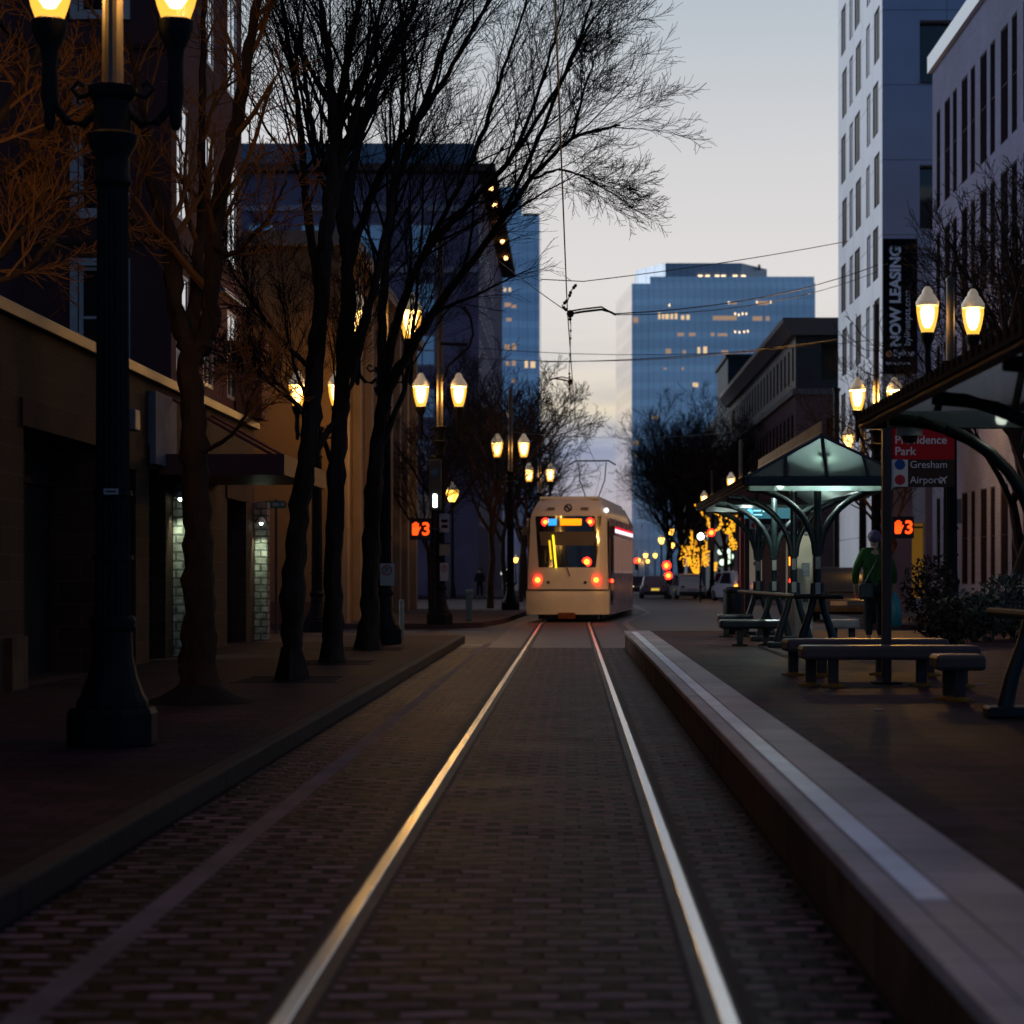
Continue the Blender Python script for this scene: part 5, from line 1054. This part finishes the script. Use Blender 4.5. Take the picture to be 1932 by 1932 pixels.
for k in range(20):
    a, b_ = 2*math.pi*k/20, 2*math.pi*(k+1)/20
    q = lambda r_, an: (r_*math.cos(an), fy(3.62+r_*math.sin(an))-.02, 3.62+r_*math.sin(an)); lg.add([q(.13, a), q(.13, b_), q(.085, b_), q(.085, a)], [(0, 1, 2, 3)])
lg.add([(-.09, fy(3.67)-.022, 3.67), (-.03, fy(3.68)-.022, 3.69), (.09, fy(3.57)-.022, 3.57), (.03, fy(3.56)-.022, 3.55)], [(0, 1, 2, 3)])
obj('round_emblem', lg, M_black, tr)
for x in (-.55, .52): obj('roof_vent', MB().add([(x-.13, fy(3.55)-.012, 3.55), (x+.13, fy(3.55)-.012, 3.55), (x+.12, fy(3.64)-.012, 3.64), (x-.10, fy(3.64)-.012, 3.64)], [(0, 1, 2, 3)]), mat('vent_grey', (.16, .14, .13), .6), tr)
obj('bumper_line', nose_patch([(-1, 1, 1.0), (-1, 1, 1.035)], -.008), M_ironG, tr); 
for t_ in (-.46, .46): obj('headlamp', MB().tube([nose(t_, 1.25, -.02), nose(t_, 1.25, .02)], .05, 12), M_ironG, tr)
obj('coupler', MB().prism([(-.26, -.14), (.26, -.14), (.32, .5), (-.32, .5)], .10, .30), mat('coupler_mat', (.20, .060, .022), .7, var=.4, vs=7), tr, bevel=.03); obj('underframe', MB().box(-.95, .95, .5, 1.2, .08, .24), M_black, tr)
obj('roof_edge', MB().box(-.95, .95, .98, 11.4, 3.92, 4.0), mat('roof_white', (.7, .7, .7), .5), tr)
# near side wall, with windows and cab door
for sg in (1, -1):
    x = 1.325*sg; e = .012*sg
    obj('side_skin', MB().box(min(x-.02*sg, x), max(x-.02*sg, x), .75, 11.6, .26, 3.3), M_tramside, tr)
    obj('cab_door', MB().box(min(x, x+e), max(x, x+e), .85, 1.9, .5, 3.0), M_glass, tr)
    for k in range(5): obj('side_window', MB().box(min(x, x+e), max(x, x+e), 2.5+1.85*k, 4.1+1.85*k, 1.55, 2.75), mat('tram_side_glass', (.10, .06, .07), .1, emit=(1, .55, .42), es=.14), tr)
    obj('reflection_band', MB().box(min(x, x+e), max(x, x+e), 2.2, 11.5, 2.88, 3.0), emis('reflection_white', (1, .8, .85), 1.5) if sg > 0 else M_white, tr)  # right-hand white and red bands glow to imitate lights reflected along the body
    obj('reflection_stripe', MB().box(min(x, x+e), max(x, x+e), 2.2, 11.5, 3.003, 3.08), emis('reflection_red', (1, .02, .06), .9) if sg > 0 else M_signred, tr)
    obj('mirror_arm', MB().box(min(x, x+.16*sg), max(x, x+.16*sg), .62, .68, 2.75, 3.05), M_black, tr)
obj('side_lamp', MB().sphere((1.34, 1.2, 1.3), .06, 8), M_red, tr); obj('corner_lamp', MB().sphere((1.2, .8, 3.55), .08, 8), emis('corner_white', (.8, .85, .9), 2), tr)
for y in (2.2, 3.9): obj('wheel', MB().tube([(-.85, y, .33), (.85, y, .33)], .32, 14), M_black, tr)
obj('pantograph', MB().tube([(-.12, 9.5, 4.0), (-.45, 9.6, 4.9), (-.5, 9.6, 5.55)], .022, 5).tube([(.12, 9.5, 4.0), (.45, 9.6, 4.9), (.5, 9.6, 5.55)], .022, 5).tube([(-.85, 9.6, 5.45), (-.6, 9.6, 5.6), (.6, 9.6, 5.6), (.85, 9.6, 5.45)], .03, 5).box(-.3, .3, 9.2, 9.8, 4.0, 4.1), M_black, tr)
obj('rear_body', MB().add([(-1.2, 11.9, .26), (1.32, 11.9, .26), (1.32, 11.9, 3.3), (1.0, 11.9, 3.9), (-.95, 11.9, 3.9), (-1.2, 11.9, 3.3), (-2.2, 27, .26), (.3, 27, .26), (.3, 27, 3.3), (0, 27, 3.9), (-1.9, 27, 3.9), (-2.2, 27, 3.3)], [(5, 4, 3, 2, 1, 0), (6, 7, 8, 9, 10, 11)]+[(i, (i+1) % 6, 6+(i+1) % 6, 6+i) for i in range(6)]), M_tramside, tr)
obj('bellows', MB().box(-1.1, 1.2, 11.55, 11.95, .4, 3.5), M_black, tr)
tr.location = (-.17, 67.3, 0); tr.rotation_euler = (0, 0, -R(5.4))

# ------------------------------------------------------------------ cars
def car(label, loc, rz, colr, L=4.4, Wd=1.8, Hc=1.48, rear_on=False, plate_c=None, front_lit=False, suv=False):
    r_ = thing('parked_car', label, 'car', (0, 0, 0), 'cars along the street')
    nm = 'car_paint_%02d%02d%02d' % tuple(int(c*90) for c in colr); m_ = mat(nm, colr, .14, 0, spec=.35)
    h = Wd/2; bl = .78 if not suv else .95
    def loft(prof, mb):     # prof: (y, half width, z0, z1)
        o = len(mb.v)
        for y, w_, z0, z1 in prof:
            mb.v += [(-w_*.94, y, z0), (w_*.94, y, z0), (w_, y, z0+(z1-z0)*.45), (w_*.95, y, z1), (-w_*.95, y, z1), (-w_, y, z0+(z1-z0)*.45)]
        k = len(prof)
        for i in range(k-1):
            for j in range(6): mb.f.append((o+i*6+j, o+i*6+(j+1) % 6, o+(i+1)*6+(j+1) % 6, o+(i+1)*6+j))
        mb.f.append(tuple(o+j for j in reversed(range(6)))); mb.f.append(tuple(o+(k-1)*6+j for j in range(6))); return mb
    obj('body', loft([(-L/2, h*.86, .38, .70), (-L/2+.15, h*.95, .26, bl), (-L/2+.8, h, .22, bl+.06), (L/2-1.3, h, .22, bl+.04), (L/2-.3, h*.93, .26, bl-.1), (L/2, h*.84, .36, .62)], MB()), m_, r_, smooth=True, bevel=0)
    cab = [(-L/2+.1 if suv else -L/2+.25, h*.86, bl, bl+.03), (-L/2+(.35 if suv else .8), h*.78, bl, Hc-.03), (-L/2+1.4, h*.76, bl, Hc), (L/2-2.0, h*.76, bl, Hc-.02), (L/2-1.15, h*.86, bl, bl+.05)]
    obj('cabin', loft(cab, MB()), m_, r_, smooth=True)
    ye = -L/2+(.2 if suv else .42)
    obj('rear_window', MB().add([(-h*.68, ye-.02, bl+.10), (h*.68, ye-.02, bl+.10), (h*.60, ye+(.12 if suv else .32), Hc-.10), (-h*.60, ye+(.12 if suv else .32), Hc-.10)], [(0, 1, 2, 3)]), M_glass, r_)
    obj('windscreen', MB().add([(-h*.68, L/2-1.2, bl+.09), (h*.68, L/2-1.2, bl+.09), (h*.60, L/2-1.90, Hc-.06), (-h*.60, L/2-1.90, Hc-.06)], [(0, 1, 2, 3)]), M_glass, r_)
    for s in (-1, 1):
        obj('side_window', MB().add([(s*h*.86, -L/2+.85, bl+.08), (s*h*.86, L/2-1.6, bl+.08), (s*h*.775, L/2-2.1, Hc-.1), (s*h*.785, -L/2+1.1, Hc-.1)], [(0, 1, 2, 3)]), M_glass, r_)
        ww = .19 if rear_on else .12
        obj('tail_light', MB().box(s*h*.62-ww, s*h*.62+ww, -L/2+(-.03 if rear_on else .02), -L/2+.14, .66, .84+(.12 if rear_on else 0)), M_redcore if rear_on else mat('tail_off', (.2, .015, .012), .2), r_, bevel=.02)
        obj('headlight', MB().box(s*h*.62-.14, s*h*.62+.14, L/2-.16, L/2-.06, .58, .70), emis('head_on', (1, .85, .5), 6) if front_lit else mat('head_off', (.4, .4, .4), .15), r_, bevel=.02)
        obj('mirror', MB().box(s*h*1.0-.06, s*h*1.0+.1*s+.06, L/2-1.5, L/2-1.36, bl+.02, bl+.16), m_, r_, bevel=.02)
        for yw_ in (-L/2+.8, L/2-.85):
            wv = obj('wheel', MB().tube([(s*(h-.2), yw_, .32), (s*(h+.01), yw_, .32)], .32, 18), M_black, r_); obj('rim', MB().tube([(s*(h+.011), yw_, .32), (s*(h+.02), yw_, .32)], .2, 12), M_steel, wv)
    obj('number_plate', MB().box(-.26, .26, -L/2-.015, -L/2+.2, .52, .66), plate_c or M_plate, r_)
    obj('bumper', MB().box(-h*.86, h*.86, -L/2-.04, -L/2+.2, .30, .48), M_ironG, r_, bevel=.03); obj('bumper', MB().box(-h*.84, h*.84, L/2-.2, L/2+.03, .30, .46), M_ironG, r_, bevel=.03)
    r_.location = loc; r_.rotation_euler = (0, 0, rz); return r_
car('dark parked car with a yellow reflection glowing on its plate, right of the tram', (WX(1236, 138), 140, 0), 0, (.16, .13, .15), plate_c=emis('plate_reflection', (1, .7, .1), .7))  # plate emission stands in for a yellow reflection
car('white parked car beside the kerb below the string lit tree', (WX(1298, 134), 136.3, 0), .12, (.55, .50, .47), Hc=1.6, Wd=1.86)
car('white car with a red tail light behind the waste bin', (WX(1392, 122), 124, 0), .25, (.60, .58, .62), rear_on=True, Hc=1.75, suv=True)
car('dark pickup sized car behind the shelter columns', (WX(1602, 68), 70, 0), -.16, (.03, .035, .05), Hc=1.75, suv=True, Wd=1.9)
car('distant car with lit red tail lights at the tram edge', (WX(1209, 215), 217, 0), 0, (.1, .1, .1), rear_on=True)
car('far car with amber lamps low beside the tram', (WX(1205, 165), 167, 0), 3.14, (.1, .08, .07), front_lit=True)

# ------------------------------------------------------------------ people
def skin(name, verts, edges, radii, m, parent, sub=1):
    me = bpy.data.meshes.new('s'); me.from_pydata(verts, edges, []); o = bpy.data.objects.new('s', me); C.objects.link(o)
    sm = o.modifiers.new('skin', 'SKIN'); sm.use_smooth_shade = True
    for i, rr in enumerate(radii): me.skin_vertices[0].data[i].radius = rr if isinstance(rr, tuple) else (rr, rr)
    me.skin_vertices[0].data[0].use_root = True
    ss = o.modifiers.new('sub', 'SUBSURF'); ss.levels = sub; ss.render_levels = sub
    dg = bpy.context.evaluated_depsgraph_get(); dg.update(); nm = bpy.data.meshes.new_from_object(o.evaluated_get(dg))
    bpy.data.objects.remove(o); bpy.data.meshes.remove(me)
    mb = MB(); mb.v = [tuple(v.co) for v in nm.vertices]; mb.f = [tuple(p.vertices) for p in nm.polygons]; bpy.data.meshes.remove(nm)
    return obj(name, mb, m, parent, smooth=True)
M_skin = mat('skin_mat', (.30, .17, .11), .6)
def person(label, loc, rz, top, legs_c, hair_c, stride=.22, arms=((-.26, .02), (.26, .02)), hat=None, long_coat=False, hs=1.0):
    p = thing('person', label, 'person', (0, 0, 0))
    J = dict(pel=(0, 0, .95), sp=(0, 0, 1.12), ch=(0, .01, 1.32), nk=(0, .015, 1.48), hb=(0, .03, 1.56), hd=(0, .035, 1.63), ht=(0, .03, 1.71))
    V, E, Rr, ix = [], [], [], {}
    def v(k, c, r_): ix[k] = len(V); V.append(c); Rr.append(r_)
    for k, r_ in (('pel', (.15, .11)), ('sp', (.13, .10)), ('ch', (.16, .11)), ('nk', .055), ('hb', (.07, .085)), ('hd', (.078, .098)), ('ht', (.055, .07))): v(k, J[k], r_)
    for a, b_ in (('pel', 'sp'), ('sp', 'ch'), ('ch', 'nk'), ('nk', 'hb'), ('hb', 'hd'), ('hd', 'ht')): E.append((ix[a], ix[b_]))
    v('nose', (0, .135, 1.615), .014); E.append((ix['hd'], ix['nose']))
    for s in (-1, 1): v('ear%d' % s, (s*.082, .03, 1.615), .016); E.append((ix['hd'], ix['ear%d' % s]))
    arm, leg = {}, {}
    for s, (ax, ay) in zip((-1, 1), arms):
        sh = (s*.175, .0, 1.42); el = (ax*.96, -.03+ay*.5, 1.14); wr = (ax, .05+ay, .89); ha = (ax, .07+ay, .81)
        arm[s] = (sh, el, wr, ha)
        for k, c, r_ in (('sh', sh, .06), ('el', el, .042), ('wr', wr, .028), ('ha', ha, (.042, .022))): v(k+str(s), c, r_)
        E += [(ix['ch'], ix['sh%d' % s]), (ix['sh%d' % s], ix['el%d' % s]), (ix['el%d' % s], ix['wr%d' % s]), (ix['wr%d' % s], ix['ha%d' % s])]
        for i, (dy, l) in enumerate(((-.03, .07), (-.01, .085), (.01, .08), (.03, .065))):
            v('f%d%d' % (s, i), (ha[0], ha[1]+dy, ha[2]-.045), .009); v('g%d%d' % (s, i), (ha[0]-s*.015, ha[1]+dy, ha[2]-.045-l*.7), .008); E += [(ix['ha%d' % s], ix['f%d%d' % (s, i)]), (ix['f%d%d' % (s, i)], ix['g%d%d' % (s, i)])]
        v('th%d' % s, (ha[0]-s*.01, ha[1]+.05, ha[2]-.01), .010); E.append((ix['ha%d' % s], ix['th%d' % s]))
        hp = (s*.09, 0, .90); kn = (s*.095, s*stride*.55+.03, .50); an = (s*.09, s*stride, .09 if s*stride <= 0 else .08); to = (s*.10, s*stride+.16, .035)
        leg[s] = (hp, kn, an, to)
        for k, c, r_ in (('hp', hp, .085), ('kn', kn, .055), ('an', an, .038), ('to', to, .03)): v(k+str(s), c, r_)
        E += [(ix['pel'], ix['hp%d' % s]), (ix['hp%d' % s], ix['kn%d' % s]), (ix['kn%d' % s], ix['an%d' % s]), (ix['an%d' % s], ix['to%d' % s])]
    skin('body', V, E, Rr, M_skin, p)
    hem = .55 if long_coat else .80
    V2 = [(0, 0, 1.12), (0, 0, hem), (0, .0, .95), (0, .01, 1.32), (0, .01, 1.46)]; R2 = [(.185, .145), (.21, .17), (.195, .155), (.195, .145), (.09, .085)]; E2 = [(0, 2), (2, 1), (0, 3), (3, 4)]
    for s in (-1, 1):
        o_ = len(V2); sh, el, wr, ha = arm[s]; V2 += [sh, el, (wr[0], wr[1], wr[2]+.03)]; R2 += [.088, .068, .055]; E2 += [(3, o_), (o_, o_+1), (o_+1, o_+2)]
    skin('coat', V2, E2, R2, mat('cloth_%d' % int(sum(top)*1e5), top, .85, var=.2, vs=9), p, 2)
    V3 = [(0, 0, .93)]; R3 = [(.155, .125)]; E3 = []
    for s in (-1, 1):
        hp, kn, an, to = leg[s]; o_ = len(V3); V3 += [hp, kn, (an[0], an[1], an[2]+.02)]; R3 += [.10, .078, .062]; E3 += [(0, o_), (o_, o_+1), (o_+1, o_+2)]
    skin('trousers', V3, E3, R3, mat('trouser_%d' % int(sum(legs_c)*1e5), legs_c, .9), p)
    for s in (-1, 1):
        an, to = leg[s][2], leg[s][3]; skin('shoe', [(an[0], an[1]-.05, .045), (to[0], to[1]-.05, .045), (to[0], to[1]+.04, .04)], [(0, 1), (1, 2)], [(.045, .045), (.05, .045), (.04, .035)], M_black, p)
    hr = MB().sphere((0, .01, 1.665), .108, 10, 1.0); obj('hat' if hat else 'hair', hr, mat('hair_%d' % int(sum(hair_c)*1e5), hair_c, .8, var=.3, vs=30), p, smooth=True)
    p.location = loc; p.rotation_euler = (0, 0, rz); p.scale = (hs,)*3; return p
px_, pyy = WX(1650, 35.0), 35.0
person('person in a green jacket walking away along the platform', (px_, pyy, PZ), -.12, (.024, .060, .016), (.012, .011, .014), (.10, .07, .12), arms=((-.30, .02), (.30, .0)), hat=True, hs=1.05)
bg_ = thing('shopping_bag', 'teal shopping bag carried by the person in green', 'bag', (px_+.33, pyy-.02, PZ)); bx_, by_, bz_ = px_+.325, pyy+.02, PZ+.83
obj('sack', MB().lathe([(.10, -.56), (.125, -.52), (.12, -.3), (.085, -.1), (.03, .0)], 14, (bx_, by_, bz_)), mat('teal_bag', (.015, .16, .18), .45), bg_, smooth=True); obj('handle', MB().tube([(bx_-.03, by_, bz_-.03), (bx_, by_, bz_+.06), (bx_+.03, by_, bz_-.03)], .008, 5), MATS['teal_bag'], bg_)
sb = thing('shoulder_bag', 'black bag at the left hip of the person in green', 'bag', (px_-.2, pyy-.2, PZ+.9)); obj('pouch', MB().box(px_-.30, px_-.06, pyy-.32, pyy-.19, PZ+.72, PZ+.98), M_black, sb, bevel=.04); obj('strap', MB().tube([(px_-.2, pyy-.21, PZ+.97), (px_-.02, pyy-.19, PZ+1.3), (px_+.12, pyy-.10, PZ+1.53)], .014, 5), M_black, sb)
person('dark clothed person on the far left pavement beside the tram', (WX(905, 122), 122, .15), 3.0, (.012, .012, .016), (.012, .011, .014), (.02, .015, .012))
person('person in a magenta coat by the far kerb', (WX(1357, 137.5), 137.5, .15), .3, (.14, .015, .06), (.12, .015, .05), (.02, .015, .012))

# ------------------------------------------------------------------ planting at the right
def shrub(label, loc, rx, rz_, n, seed, m):
    s = thing('shrub', label, 'shrub', loc, 'shrubs at the back of the platform'); r_ = random.Random(seed); mb = MB(); st_ = MB()
    for i in range(14):
        a = r_.uniform(0, 6.28); st_.tube([(loc[0], loc[1], loc[2]), (loc[0]+rx*.4*math.cos(a), loc[1]+rx*.4*math.sin(a), loc[2]+rz_*.6), (loc[0]+rx*.8*math.cos(a), loc[1]+rx*.8*math.sin(a), loc[2]+rz_*1.2)], [.015, .01, .005], 4)
    for i in range(n):
        d = vrand(r_)*(r_.random()**.4); c = Vector((loc[0]+d.x*rx, loc[1]+d.y*rx, loc[2]+rz_+d.z*rz_)); a = vrand(r_)*r_.uniform(.04, .09); b_ = vrand(r_)*r_.uniform(.02, .045)
        mb.add([c-a, c+b_, c+a, c-b_], [(0, 1, 2, 3)])
    obj('stems', st_, M_twig, s); obj('foliage', mb, m, s)
M_lf = mat('shrub_leaf', (.022, .028, .016), .6, var=.5, vs=3); M_lb = mat('shrub_brown', (.040, .024, .018), .8, var=.4, vs=3)
shrub('brown leafless shrub right of the person in green', (WX(1755, 38), 38, PZ), .55, .75, 900, 1, M_lb); shrub('dark green shrub behind the short bench', (WX(1840, 36), 36, PZ), .7, .45, 1300, 2, M_lf)
shrub('dark green shrub at the right edge behind the leaning rail', (WX(1915, 37), 37, PZ), .75, .6, 1400, 3, M_lf); shrub('low brown shrub between the person and the green shrubs', (WX(1790, 34), 34, PZ), .5, .35, 700, 4, M_lb)
for o in bpy.data.objects:
    if '_o' in o: del o['_o']
